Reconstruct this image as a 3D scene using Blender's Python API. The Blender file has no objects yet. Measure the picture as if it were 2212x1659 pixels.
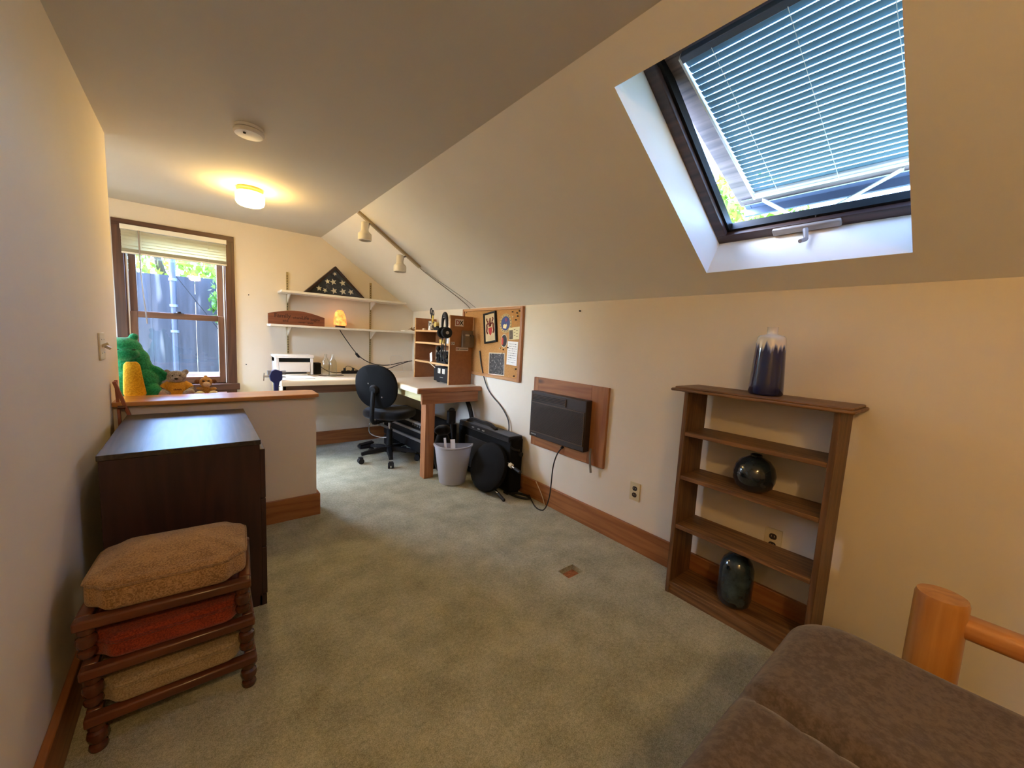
import bpy, bmesh, math, random
from mathutils import Vector, Matrix, Euler
PI = math.pi
random.seed(11)
sc = bpy.context.scene
C = sc.collection

# ------------------------------------------------------------------ camera
F_PX, YAW, PITCH, ROLL, CAM_Z = 846.4, 0.67919, 0.11088, -0.05124, 1.2325
cy, sy, cp, sp = math.cos(YAW), math.sin(YAW), math.cos(PITCH), math.sin(PITCH)
fw = Vector((sy * cp, cy * cp, -sp)); rt = Vector((cy, -sy, 0)); dn = fw.cross(rt)
rt2 = rt * math.cos(ROLL) + dn * math.sin(ROLL)
dn2 = dn * math.cos(ROLL) - rt * math.sin(ROLL)
cam_d = bpy.data.cameras.new('camera'); cam = bpy.data.objects.new('camera', cam_d); C.objects.link(cam)
cam_d.sensor_fit = 'HORIZONTAL'; cam_d.sensor_width = 36.0
cam_d.lens = F_PX / 2212 * 36.0
cam_d.clip_start = 0.02
cam.matrix_world = Matrix(((rt2.x, -dn2.x, -fw.x, 0), (rt2.y, -dn2.y, -fw.y, 0), (rt2.z, -dn2.z, -fw.z, CAM_Z), (0, 0, 0, 1)))
sc.camera = cam

# ------------------------------------------------------------------ world, sun, exposure
w = bpy.data.worlds.new('sky'); sc.world = w; w.use_nodes = True
nt = w.node_tree; nt.nodes.clear()
wo = nt.nodes.new('ShaderNodeOutputWorld'); wb = nt.nodes.new('ShaderNodeBackground')
sk = nt.nodes.new('ShaderNodeTexSky'); sk.sky_type = 'NISHITA'; sk.sun_disc = False
sk.sun_elevation = math.radians(38); sk.sun_rotation = math.radians(300); sk.air_density = 1.0; sk.dust_density = 2.5
wb.inputs['Strength'].default_value = 1.2
tint = nt.nodes.new('ShaderNodeMix'); tint.data_type = 'RGBA'; tint.blend_type = 'MULTIPLY'; tint.inputs[0].default_value = 1
tint.inputs[7].default_value = (.72, .93, 1.3, 1)     # daylight seen by a camera balanced towards the lamps
nt.links.new(sk.outputs[0], tint.inputs[6]); nt.links.new(tint.outputs[2], wb.inputs[0]); nt.links.new(wb.outputs[0], wo.inputs[0])
vs = sc.view_settings
sc.display_settings.display_device = 'sRGB'
vs.view_transform = 'Standard'; vs.look = 'None'; vs.gamma = 1.0; vs.use_curve_mapping = False
vs.exposure = 2.5

# ------------------------------------------------------------------ materials
def lin(c):
    return tuple(((v / 255.0) / 12.92 if v / 255.0 <= 0.04045 else ((v / 255.0 + 0.055) / 1.055) ** 2.4) for v in c[:3]) + (1.0,)

def base_mat(name):
    m = bpy.data.materials.new(name); m.use_nodes = True
    t = m.node_tree; b = t.nodes['Principled BSDF']
    return m, t, b

def tex_vec(t, scale=(1, 1, 1), rot=(0, 0, 0)):
    tc = t.nodes.new('ShaderNodeTexCoord'); mp = t.nodes.new('ShaderNodeMapping')
    mp.inputs['Scale'].default_value = scale; mp.inputs['Rotation'].default_value = rot
    t.links.new(tc.outputs['Object'], mp.inputs[0]); return mp.outputs[0]

def ramp(t, fac, stops):
    r = t.nodes.new('ShaderNodeValToRGB'); e = r.color_ramp.elements
    e[0].position, e[0].color = stops[0]; e[1].position, e[1].color = stops[-1]
    for p, c in stops[1:-1]:
        n = e.new(p); n.color = c
    t.links.new(fac, r.inputs[0]); return r.outputs[0]

def noise(t, vec, scale, detail=3, rough=.55):
    n = t.nodes.new('ShaderNodeTexNoise'); n.inputs['Scale'].default_value = scale
    n.inputs['Detail'].default_value = detail; n.inputs['Roughness'].default_value = rough
    t.links.new(vec, n.inputs['Vector']); return n.outputs[0]

def bump(t, b, h, strength, dist):
    bp = t.nodes.new('ShaderNodeBump'); bp.inputs['Strength'].default_value = strength; bp.inputs['Distance'].default_value = dist
    t.links.new(h, bp.inputs['Height']); t.links.new(bp.outputs[0], b.inputs['Normal'])

def plain(name, col, rough=.5, metal=0, var=.06, scale=12, bmp=0, bscale=200, bdist=.002, **kw):
    m, t, b = base_mat(name)
    v = tex_vec(t); c = lin(col)
    n = noise(t, v, scale, 4)
    lo = tuple(x * (1 - var) for x in c[:3]) + (1,); hi = tuple(min(1, x * (1 + var)) for x in c[:3]) + (1,)
    t.links.new(ramp(t, n, [(.3, lo), (.7, hi)]), b.inputs['Base Color'])
    b.inputs['Roughness'].default_value = rough; b.inputs['Metallic'].default_value = metal
    if bmp: bump(t, b, noise(t, v, bscale, 2), bmp, bdist)
    for k, x in kw.items(): b.inputs[k.replace('_', ' ')].default_value = x
    return m

def wood(name, c1, c2, axis='x', rough=.45, rings=7.0, knots=None, fine=1.0, coat=0.0):
    """grain runs along axis"""
    m, t, b = base_mat(name)
    s = {'x': (.35, 5, 5), 'y': (5, .35, 5), 'z': (5, 5, .35)}[axis]
    v = tex_vec(t, s)
    n1 = noise(t, v, 1.6, 3, .5)
    sn = t.nodes.new('ShaderNodeMath'); sn.operation = 'MULTIPLY'; sn.inputs[1].default_value = rings * 2
    fr = t.nodes.new('ShaderNodeMath'); fr.operation = 'PINGPONG'; fr.inputs[1].default_value = 1
    t.links.new(n1, sn.inputs[0]); t.links.new(sn.outputs[0], fr.inputs[0])
    n2 = noise(t, v, 30 * fine, 2, .6)
    mx = t.nodes.new('ShaderNodeMix'); mx.data_type = 'FLOAT'; mx.inputs[0].default_value = .4
    t.links.new(fr.outputs[0], mx.inputs[2]); t.links.new(n2, mx.inputs[3])
    col = ramp(t, mx.outputs[0], [(.15, lin(c1)), (.85, lin(c2))])
    if knots:
        vk = tex_vec(t, {'x': (2.2, 6, 6), 'y': (6, 2.2, 6), 'z': (6, 6, 2.2)}[axis])
        vo = t.nodes.new('ShaderNodeTexVoronoi'); vo.inputs['Scale'].default_value = knots
        t.links.new(vk, vo.inputs['Vector'])
        kf = ramp(t, vo.outputs['Distance'], [(.05, (1, 1, 1, 1)), (.15, (0, 0, 0, 1))])
        mk = t.nodes.new('ShaderNodeMix'); mk.data_type = 'RGBA'
        t.links.new(kf, mk.inputs[0]); t.links.new(col, mk.inputs[6]); mk.inputs[7].default_value = lin(tuple(x * .42 for x in c1))
        col = mk.outputs[2]
    t.links.new(col, b.inputs['Base Color'])
    b.inputs['Roughness'].default_value = rough
    b.inputs['Coat Weight'].default_value = coat; b.inputs['Coat Roughness'].default_value = .15
    bump(t, b, n2, .15, .001)
    return m

def emit(name, col, strength, base=(255, 255, 255)):
    m, t, b = base_mat(name)
    b.inputs['Base Color'].default_value = lin(base)
    b.inputs['Emission Color'].default_value = lin(col); b.inputs['Emission Strength'].default_value = strength
    return m

def glass_pane(name):
    m = bpy.data.materials.new(name); m.use_nodes = True; t = m.node_tree; t.nodes.clear()
    o = t.nodes.new('ShaderNodeOutputMaterial'); a = t.nodes.new('ShaderNodeBsdfTransparent'); g = t.nodes.new('ShaderNodeBsdfGlossy')
    g.inputs['Roughness'].default_value = .02; a.inputs[0].default_value = (.97, .985, .98, 1)
    lw = t.nodes.new('ShaderNodeLayerWeight'); lw.inputs[0].default_value = .5
    pw_ = t.nodes.new('ShaderNodeMath'); pw_.operation = 'POWER'; pw_.inputs[1].default_value = 4; t.links.new(lw.outputs['Facing'], pw_.inputs[0])
    f = t.nodes.new('ShaderNodeMath'); f.operation = 'MULTIPLY_ADD'; f.inputs[1].default_value = .8; f.inputs[2].default_value = .035; t.links.new(pw_.outputs[0], f.inputs[0])
    x = t.nodes.new('ShaderNodeMixShader'); t.links.new(f.outputs[0], x.inputs[0]); t.links.new(a.outputs[0], x.inputs[1]); t.links.new(g.outputs[0], x.inputs[2])
    t.links.new(x.outputs[0], o.inputs[0]); return m

def translucent(name, col, mix=.4, col2=None, scale=6, rough=.6):
    m, t, b = base_mat(name)
    v = tex_vec(t); n = noise(t, v, scale, 3)
    c2 = col2 or col
    cc = ramp(t, n, [(.3, lin(col)), (.7, lin(c2))])
    t.links.new(cc, b.inputs['Base Color']); b.inputs['Roughness'].default_value = rough
    tr = t.nodes.new('ShaderNodeBsdfTranslucent'); t.links.new(cc, tr.inputs[0])
    x = t.nodes.new('ShaderNodeMixShader'); x.inputs[0].default_value = mix
    t.links.new(b.outputs[0], x.inputs[1]); t.links.new(tr.outputs[0], x.inputs[2])
    t.links.new(x.outputs[0], t.nodes['Material Output'].inputs[0]); return m

def fabric(name, c1, c2, scale=160, rough=.95, bmp=.6, stretch=(1, 1, 1)):
    m, t, b = base_mat(name)
    v = tex_vec(t, stretch); n = noise(t, v, scale, 3, .7); n2 = noise(t, v, 9, 2)
    mx = t.nodes.new('ShaderNodeMix'); mx.data_type = 'FLOAT'; mx.inputs[0].default_value = .25
    t.links.new(n, mx.inputs[2]); t.links.new(n2, mx.inputs[3])
    t.links.new(ramp(t, mx.outputs[0], [(.42, lin(c1)), (.58, lin(c2))]), b.inputs['Base Color'])
    b.inputs['Roughness'].default_value = rough; b.inputs['Specular IOR Level'].default_value = .15
    b.inputs['Sheen Weight'].default_value = .25
    bump(t, b, n, bmp, .003); return m

M = {}
M['wall'] = plain('cream_wall_paint', (230, 218, 198), .75, var=.025, scale=2.2, bmp=.12, bscale=90, bdist=.002)
M['ceil'] = plain('ceiling_paint', (214, 205, 188), .85, var=.025, scale=1.5, bmp=.12, bscale=70, bdist=.002)
M['slope'] = plain('sloped_ceiling_paint', (238, 233, 222), .8, var=.03, scale=1.6, bmp=.12, bscale=80, bdist=.002)
def carpet():
    m, t, b = base_mat('sage_carpet'); v = tex_vec(t)
    a = noise(t, v, 5, 4, .65); d = noise(t, v, 260, 2, .7); e = noise(t, v, 80, 3, .65)
    m1 = t.nodes.new('ShaderNodeMix'); m1.data_type = 'FLOAT'; m1.inputs[0].default_value = .4
    t.links.new(a, m1.inputs[2]); t.links.new(e, m1.inputs[3])
    m2 = t.nodes.new('ShaderNodeMix'); m2.data_type = 'FLOAT'; m2.inputs[0].default_value = .45
    t.links.new(m1.outputs[0], m2.inputs[2]); t.links.new(d, m2.inputs[3])
    t.links.new(ramp(t, m2.outputs[0], [(.38, lin((128, 126, 98))), (.5, lin((174, 172, 142))), (.62, lin((212, 209, 182)))]), b.inputs['Base Color'])
    b.inputs['Roughness'].default_value = 1; b.inputs['Specular IOR Level'].default_value = .05
    b.inputs['Sheen Weight'].default_value = .3
    bump(t, b, m2.outputs[0], .9, .012); return m
M['carpet'] = carpet()
PINE1, PINE2 = (142, 86, 48), (172, 114, 66)
M['pine_x'] = wood('orange_pine_along_x', PINE1, PINE2, 'x', .42, knots=1.0)
M['pine_y'] = wood('orange_pine_along_y', PINE1, PINE2, 'y', .42, knots=1.0)
M['pine_z'] = wood('orange_pine_along_z', PINE1, PINE2, 'z', .42, knots=1.0)
M['cap'] = wood('honey_pine_cap', (176, 112, 58), (206, 146, 84), 'x', .3, coat=.3)
M['casing_x'] = wood('brown_casing_along_x', (66, 40, 25), (94, 58, 37), 'x', .45)
M['casing_z'] = wood('brown_casing_along_z', (66, 40, 25), (94, 58, 37), 'z', .45, knots=.8)
M['sash_x'] = wood('sash_wood_along_x', (92, 60, 40), (120, 82, 56), 'x', .45)
M['sash_z'] = wood('sash_wood_along_z', (92, 60, 40), (120, 82, 56), 'z', .45)
M['espresso'] = wood('espresso_veneer', (40, 22, 20), (58, 33, 29), 'z', .45)
M['espresso_top'] = wood('espresso_top_veneer', (46, 39, 32), (74, 64, 50), 'y', .34, rings=11)
M['oak_y'] = wood('oak_along_y', (98, 66, 40), (144, 104, 66), 'y', .5, rings=12)
M['oak_z'] = wood('oak_along_z', (88, 60, 38), (124, 88, 58), 'z', .5, rings=12)
M['stoolwood_x'] = wood('stained_maple_along_x', (78, 40, 24), (112, 62, 36), 'x', .3, coat=.3)
M['stoolwood_y'] = wood('stained_maple_along_y', (78, 40, 24), (112, 62, 36), 'y', .3, coat=.3)
M['stoolwood_z'] = wood('stained_maple_along_z', (66, 32, 20), (96, 50, 30), 'z', .25, coat=.4)
M['log_z'] = wood('varnished_log_along_z', (164, 104, 44), (192, 134, 68), 'z', .3, coat=.5)
M['log_y'] = wood('varnished_log_along_y', (176, 112, 56), (204, 144, 84), 'y', .28, coat=.6)
M['hutch'] = plain('hutch_board', (152, 98, 56), .55, var=.1, scale=40)
M['hutch_edge'] = wood('hutch_edge_wood', (206, 158, 100), (226, 184, 128), 'y', .5)
M['laminate'] = plain('white_laminate', (222, 210, 192), .35, var=.02, scale=60)
M['nosing'] = plain('cream_nosing', (238, 226, 196), .35, var=.02)
M['desk_wood_x'] = wood('desk_trim_along_x', (146, 92, 56), (172, 116, 74), 'x', .45)
M['desk_wood_z'] = wood('desk_leg_along_z', (156, 100, 62), (182, 126, 82), 'z', .45)
M['desk_dark'] = wood('brown_apron', (96, 66, 46), (120, 84, 60), 'x', .5)
M['apron_light'] = wood('pale_apron', (206, 190, 130), (222, 208, 156), 'y', .5)
M['white'] = plain('white_plastic', (232, 228, 220), .4, var=.02)
M['white_metal'] = plain('white_enamel', (226, 220, 206), .45, var=.03)
M['ivory'] = plain('ivory_plastic', (216, 200, 160), .4, var=.02)
M['black'] = plain('black_plastic', (14, 14, 15), .6, Specular_IOR_Level=.3, var=.2)
M['black_cloth'] = fabric('black_cloth', (12, 12, 13), (24, 24, 25), 300)
M['black_vinyl'] = plain('black_vinyl', (15, 15, 15), .85, Specular_IOR_Level=.2, var=.15, bmp=.2, bscale=300)
M['rubber'] = plain('black_rubber', (18, 18, 18), .7, var=.2)
M['cord'] = plain('black_cord', (22, 20, 18), .5, var=.1)
M['cord_grey'] = plain('grey_cord', (120, 112, 96), .5, var=.1)
M['cord_white'] = plain('white_cord', (220, 208, 184), .5, var=.05)
M['chrome'] = plain('chrome', (200, 200, 205), .2, 1.0, var=.03)
M['silver'] = plain('brushed_silver', (170, 168, 165), .4, .8, var=.05)
M['brown_plastic'] = plain('brown_plastic', (50, 37, 29), .5, var=.1)
M['brown_grille'] = plain('brown_grille', (40, 28, 22), .5, var=.15)
M['brown_lip'] = plain('brown_grille_rib', (92, 72, 52), .5, var=.1)
M['paper'] = plain('white_paper', (235, 232, 226), .8, var=.02)
M['glass_pane'] = glass_pane('window_glass')
M['blind'] = translucent('blind_slat', (222, 216, 188), .45, (228, 222, 196))
M['blind_white'] = plain('blind_rail', (234, 230, 214), .45, var=.02)
M['sky_slat'] = translucent('skylight_slat', (112, 142, 146), .26, (124, 152, 152))
M['sky_frame'] = wood('weathered_skylight_frame', (52, 34, 30), (84, 58, 50), 'y', .45)
M['sky_sash'] = wood('grey_stained_sash', (96, 80, 72), (140, 118, 106), 'y', .5)
M['clad'] = plain('grey_metal_cladding', (96, 104, 118), .45, .3, var=.08)
M['operator'] = plain('beige_operator_metal', (150, 138, 130), .45, .2, var=.06)

# ------------------------------------------------------------------ geometry helpers
class MB:
    def __init__(s): s.bm = bmesh.new(); s.mi = 0
    def _f(s, vs, smooth=False):
        try: f = s.bm.faces.new(vs)
        except ValueError: return None
        f.material_index = s.mi; f.smooth = smooth; return f
    def hexa(s, pts):
        v = [s.bm.verts.new(p) for p in pts]
        for q in ((0, 3, 2, 1), (4, 5, 6, 7), (0, 1, 5, 4), (1, 2, 6, 5), (2, 3, 7, 6), (3, 0, 4, 7)): s._f([v[i] for i in q])
        return s
    def bx(s, x0, x1, y0, y1, z0, z1, fn=None):
        p = [(x0, y0, z0), (x1, y0, z0), (x1, y1, z0), (x0, y1, z0), (x0, y0, z1), (x1, y0, z1), (x1, y1, z1), (x0, y1, z1)]
        return s.hexa([fn(*q) for q in p] if fn else p)
    def bar(s, a, b, wd, th, up=(0, 0, 1)):
        a, b, up = Vector(a), Vector(b), Vector(up); d = (b - a).normalized()
        x = d.cross(up)
        if x.length < 1e-4: x = d.cross(Vector((1, 0, 0)))
        x.normalize(); y = x.cross(d).normalized()
        x *= wd / 2; y *= th / 2
        return s.hexa([a - x - y, a + x - y, a + x + y, a - x + y, b - x - y, b + x - y, b + x + y, b - x + y])
    def prism(s, poly, fn, d0, d1):
        """poly 2D list, fn(u,v,d)->xyz"""
        a = [s.bm.verts.new(fn(u, v, d0)) for u, v in poly]; b = [s.bm.verts.new(fn(u, v, d1)) for u, v in poly]
        n = len(poly); s._f(a[::-1]); s._f(b)
        for i in range(n): s._f([a[i], a[(i + 1) % n], b[(i + 1) % n], b[i]])
        return s
    def rings(s, rings, cap0=True, cap1=True, smooth=True, closed=True):
        vr = [[s.bm.verts.new(p) for p in r] for r in rings]; n = len(vr[0])
        for a, b in zip(vr, vr[1:]):
            for i in range(n if closed else n - 1): s._f([a[i], a[(i + 1) % n], b[(i + 1) % n], b[i]], smooth)
        if cap0: s._f(vr[0][::-1], smooth)
        if cap1: s._f(vr[-1], smooth)
        return s
    def cyl(s, a, b, r0, r1=None, seg=20, smooth=True):
        r1 = r0 if r1 is None else r1
        return s.lathe([(r0, 0), (r1, (Vector(b) - Vector(a)).length)], a, Vector(b) - Vector(a), seg)
    def lathe(s, prof, c=(0, 0, 0), axis=(0, 0, 1), seg=32, sx=1, sy=1):
        q = Vector(axis).to_track_quat('Z', 'Y'); c = Vector(c); rs = []
        for r, z in prof:
            r = max(r, 1e-4)
            rs.append([c + q @ Vector((r * sx * math.cos(2 * PI * i / seg), r * sy * math.sin(2 * PI * i / seg), z)) for i in range(seg)])
        return s.rings(rs)
    def tube(s, pts, r, seg=8, closed=False, smoothn=0):
        P = [Vector(p) for p in pts]
        for _ in range(smoothn):
            Q = []
            m = len(P)
            for i in range(m if closed else m - 1):
                a, b = P[i], P[(i + 1) % m]; Q += [a.lerp(b, .25), a.lerp(b, .75)]
            if not closed: Q[0] = P[0]; Q[-1] = P[-1]
            P = Q
        n = len(P); rs = []; up = None
        for i in range(n):
            if closed: d = P[(i + 1) % n] - P[i - 1]
            else: d = P[min(i + 1, n - 1)] - P[max(i - 1, 0)]
            d.normalize()
            if up is None: up = d.orthogonal().normalized()
            else:
                up = up - d * up.dot(d)
                if up.length < 1e-5: up = d.orthogonal()
                up.normalize()
            x = d.cross(up); rr = r
            if isinstance(r, (list, tuple)):
                t_ = i / (n - 1) * (len(r) - 1); k_ = min(int(t_), len(r) - 2); rr = r[k_] + (r[k_ + 1] - r[k_]) * (t_ - k_)
            rs.append([P[i] + up * rr * math.cos(2 * PI * k / seg) + x * rr * math.sin(2 * PI * k / seg) for k in range(seg)])
        if closed:
            vr = [[s.bm.verts.new(p) for p in q] for q in rs]
            for j in range(n):
                a, b = vr[j], vr[(j + 1) % n]
                for i in range(seg): s._f([a[i], a[(i + 1) % seg], b[(i + 1) % seg], b[i]], True)
            return s
        return s.rings(rs)
    def ball(s, c, r, sc=(1, 1, 1), rot=None, u=20, v=12):
        c = Vector(c); R = rot.to_matrix() if rot else Matrix.Identity(3); rs = []
        for j in range(1, v):
            a = PI * j / v
            rs.append([c + R @ Vector((r * sc[0] * math.sin(a) * math.cos(2 * PI * i / u), r * sc[1] * math.sin(a) * math.sin(2 * PI * i / u), -r * sc[2] * math.cos(a))) for i in range(u)])
        return s.rings(rs)
    def cushion(s, outline, z0, z1, r, dome=0, ins=8, inset_rings=10, zfn=None):
        """rounded pad: outline 2D CCW polygon, edge radius r, dome height on top"""
        cx_ = sum(p[0] for p in outline) / len(outline); cy_ = sum(p[1] for p in outline) / len(outline)
        hx = max(abs(p[0] - cx_) for p in outline); hy = max(abs(p[1] - cy_) for p in outline)
        def ring(i, z, k):
            o = []
            for p in outline:
                x = cx_ + (p[0] - cx_) * (1 - i / hx); y = cy_ + (p[1] - cy_) * (1 - i / hy)
                o.append((x, y, z + (zfn(x, y, k) if zfn else 0)))
            return o
        R = [ring(min(hx, hy) * .95, z0, 0)]
        for k in range(ins + 1):
            a = PI / 2 * k / ins; R.append(ring(r * (1 - math.sin(a)), z0 + r * (1 - math.cos(a)), 0))
        for k in range(1, ins + 1):
            a = PI / 2 * k / ins; R.append(ring(r * (1 - math.cos(a)), z1 - r + r * math.sin(a), k / ins))
        m = min(hx, hy) - r
        for k in range(1, inset_rings + 1):
            t = k / inset_rings; R.append(ring(r + m * t * .985, z1 + dome * (1 - (1 - t) ** 2), 1))
        return s.rings(R)

FR = {}
def finish(me, mats, angle=35):
    for m in (mats if isinstance(mats, (list, tuple)) else [mats]): me.materials.append(m)
    try: me.set_sharp_from_angle(angle=math.radians(angle))
    except Exception: pass

def mkobj(name, mb, mats, frame=Matrix.Identity(4), local=False, bevel=0, mods=None, angle=35):
    bmesh.ops.recalc_face_normals(mb.bm, faces=mb.bm.faces[:])
    if not local: mb.bm.transform(frame.inverted())
    me = bpy.data.meshes.new(name); mb.bm.to_mesh(me); mb.bm.free()
    finish(me, mats, angle)
    o = bpy.data.objects.new(name, me); C.objects.link(o)
    if bevel:
        b = o.modifiers.new('bevel', 'BEVEL'); b.width = bevel; b.segments = 2; b.limit_method = 'ANGLE'; b.angle_limit = math.radians(40)
    if mods: mods(o)
    return o

def tag(o, label=None, cat=None, group=None, kind=None):
    if label: o['label'] = label
    if cat: o['category'] = cat
    if group: o['group'] = group
    if kind: o['kind'] = kind
    return o

def thing(name, label, cat, loc=(0, 0, 0), rz=0, group=None):
    o = bpy.data.objects.new(name, None); C.objects.link(o); o.empty_display_size = .05
    o.location = loc; o.rotation_euler = (0, 0, rz)
    FR[o] = Matrix.Translation(loc) @ Matrix.Rotation(rz, 4, 'Z')
    return tag(o, label, cat, group)

def part(name, mb, mats, parent, local=False, bevel=0, label=None, mods=None, kind=None, angle=35):
    f = FR[parent]
    o = mkobj(name, mb, mats, f, local, bevel, mods, angle); o.parent = parent; FR[o] = f
    return tag(o, label, None, None, kind)

def single(name, mb, mats, label, cat, loc=(0, 0, 0), bevel=0, group=None, kind=None, mods=None, angle=35):
    f = Matrix.Translation(loc)
    o = mkobj(name, mb, mats, f, False, bevel, mods, angle); o.location = loc; FR[o] = f
    return tag(o, label, cat, group, kind)

def struct(name, mb, mats, label=None, cat=None, loc=(0, 0, 0), bevel=0, parent=None):
    if parent:
        return part(name, mb, mats, parent, False, bevel, label)
    return single(name, mb, mats, label, cat, loc, bevel, None, 'structure')

def dup(root, loc, rz, label, group=None):
    """a copy of a thing with copies of its parts and sub-parts"""
    r = root.copy(); C.objects.link(r); r.location = loc; r.rotation_euler = (0, 0, rz)
    FR[r] = Matrix.Translation(loc) @ Matrix.Rotation(rz, 4, 'Z')
    r['label'] = label
    if group: r['group'] = group
    out = []
    for ch in [o for o in root.children]:
        c = ch.copy(); C.objects.link(c); c.parent = r; FR[c] = FR[r]; out.append(c)
        for g in [o for o in ch.children]:
            d = g.copy(); C.objects.link(d); d.parent = c; FR[d] = FR[r]
    return r, out

def text_mesh(body, size, fn, depth=.001, mb=None, align='LEFT'):
    """letters laid out by fn(u,v,d) -> xyz, added to a MB"""
    cu = bpy.data.curves.new('letters', 'FONT'); cu.body = body; cu.size = size; cu.align_x = align; cu.extrude = depth / 2; cu.offset = size * .022; cu.resolution_u = 3
    o = bpy.data.objects.new('letters', cu); C.objects.link(o)
    dg = bpy.context.evaluated_depsgraph_get(); dg.update()
    me = bpy.data.meshes.new_from_object(o.evaluated_get(dg))
    mb = mb or MB(); vs_ = [mb.bm.verts.new(fn(v.co.x, v.co.y, v.co.z)) for v in me.vertices]
    for p in me.polygons: mb._f([vs_[i] for i in p.vertices])
    bpy.data.objects.remove(o); bpy.data.curves.remove(cu); bpy.data.meshes.remove(me)
    return mb

def rrect(x0, x1, y0, y1, r, n=8):
    o = []
    for cx_, cy_, a0 in ((x1 - r, y1 - r, 0), (x0 + r, y1 - r, PI / 2), (x0 + r, y0 + r, PI), (x1 - r, y0 + r, 1.5 * PI)):
        for k in range(n + 1): a = a0 + PI / 2 * k / n; o.append((cx_ + r * math.cos(a), cy_ + r * math.sin(a)))
    return o

def dense(poly, step):
    o = []
    n = len(poly)
    for i in range(n):
        a, b = Vector(poly[i]), Vector(poly[(i + 1) % n]); k = max(1, int((b - a).length / step))
        for j in range(k): o.append(tuple(a.lerp(b, j / k)))
    return o

# ------------------------------------------------------------------ room shell
W, D, L, H, K, S, LC = 2.055, 4.519, -.341, 2.183, 1.5156, 1.027, 3.015
YB, XA = -2.4, -1.6           # back wall behind the viewpoint, left end of the window alcove
SL = math.hypot(W - S, H - K); UX, UZ = (W - S) / SL, (H - K) / SL
def SP(u, y, n): return Vector((S + u * UX + n * UZ, y, H - u * UZ + n * UX))   # slope coordinates

# floor with the small opening cut in the carpet
hx0, hx1, hy0, hy1 = 1.495, 1.612, 1.292, 1.372
f = MB()
for a in ((XA, W, YB, hy0), (XA, W, hy1, D), (XA, hx0, hy0, hy1), (hx1, W, hy0, hy1)): f.bx(a[0], a[1], a[2], a[3], -.03, 0)
struct('floor', f, M['carpet'], 'sage green carpet covering the room floor', 'floor')
f = MB().bx(XA, W, YB, D, -.12, -.03)
struct('floor_base', f, plain('bare_subfloor', (176, 120, 92), .8, var=.35, scale=60), 'bare subfloor showing through the cut in the carpet', 'floor')
struct('ceiling', MB().bx(XA - .1, S, YB - .1, D + .15, H, H + .16), M['ceil'], 'flat painted ceiling', 'ceiling')
u0, u1, v0, v1, TH = .135, 1.068, .236, .938, .19
f = MB()
VF = .13                                    # the right reveal of the well flares outwards
for a in ((0, u0, YB - .1, D + .15), (u1, SL, YB - .1, D + .15), (u0, u1, YB - .1, v0), (u0, u1, v1, D + .15)):
    f.bx(a[0], a[1], a[2], a[3], 0, TH, lambda u, y, n: SP(u, y - (VF * n / TH if y == v0 else 0), n))
struct('ceiling_slope', f, M['slope'], 'sloped ceiling with the skylight well', 'ceiling')
struct('wall_right', MB().bx(W, W + .15, YB - .1, D + .15, -.1, K), M['wall'], 'low cream knee wall on the right', 'wall')
struct('wall_left', MB().bx(L - .12, L, YB, LC, -.1, H), M['wall'], 'cream wall along the left', 'wall')
AY0, AY1, AZ0, AZ1 = 3.1, 3.9, 1.1, 1.95      # extra opening added out of view on the left, for daylight fill
f = MB().bx(XA, L - .12, LC - .12, LC, -.1, H)
f.bx(XA - .1, XA, LC - .12, AY0, -.1, H).bx(XA - .1, XA, AY1, D + .15, -.1, H).bx(XA - .1, XA, AY0, AY1, -.1, AZ0).bx(XA - .1, XA, AY0, AY1, AZ1, H)
struct('wall_alcove', f, M['wall'], 'alcove walls left of the window', 'wall')
w3 = thing('fill_window', 'unseen window added in the alcove wall for daylight fill', 'window', (XA, AY0, AZ0)); w3['kind'] = 'structure'
f = MB().bx(XA - .09, XA - .03, AY0, AY0 + .05, AZ0, AZ1).bx(XA - .09, XA - .03, AY1 - .05, AY1, AZ0, AZ1).bx(XA - .09, XA - .03, AY0 + .05, AY1 - .05, AZ0, AZ0 + .05).bx(XA - .09, XA - .03, AY0 + .05, AY1 - .05, AZ1 - .05, AZ1)
part('frame', f, M['casing_z'], w3)
part('pane', MB().bx(XA - .062, XA - .058, AY0 + .05, AY1 - .05, AZ0 + .05, AZ1 - .05), M['glass_pane'], w3)
gable = lambda x, z, d: (x, d, z)
wx0, wx1, wz0, wz1 = -.445, .222, .70, 1.985
f = MB()
f.prism([(XA, -.1), (wx0, -.1), (wx0, H), (XA, H)], gable, D, D + .15)
f.prism([(wx0, -.1), (wx1, -.1), (wx1, wz0), (wx0, wz0)], gable, D, D + .15)
f.prism([(wx0, wz1), (wx1, wz1), (wx1, H), (wx0, H)], gable, D, D + .15)
f.prism([(wx1, -.1), (W, -.1), (W, K), (S, H), (wx1, H)], gable, D, D + .15)
struct('wall_far', f, M['wall'], 'cream gable wall with the window', 'wall')
struct('wall_back', MB().prism([(L - .12, -.1), (W, -.1), (W, K), (S, H), (L - .12, H)], gable, YB - .12, YB), M['wall'], 'wall behind the viewpoint', 'wall')

# baseboards
BT, BH = .02, .146
struct('baseboard_right', MB().bx(W - BT, W, .372, D, 0, BH), M['pine_y'], 'knotty pine baseboard along the right wall', 'baseboard', bevel=.003)
struct('baseboard_far', MB().bx(.4, W - BT, D - BT, D, 0, BH), M['pine_x'], 'pine baseboard along the far wall', 'baseboard', bevel=.003)
struct('baseboard_left', MB().bx(L, L + BT, YB, 2.76, 0, BH), M['pine_y'], 'pine baseboard along the left wall', 'baseboard', bevel=.003)

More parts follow.
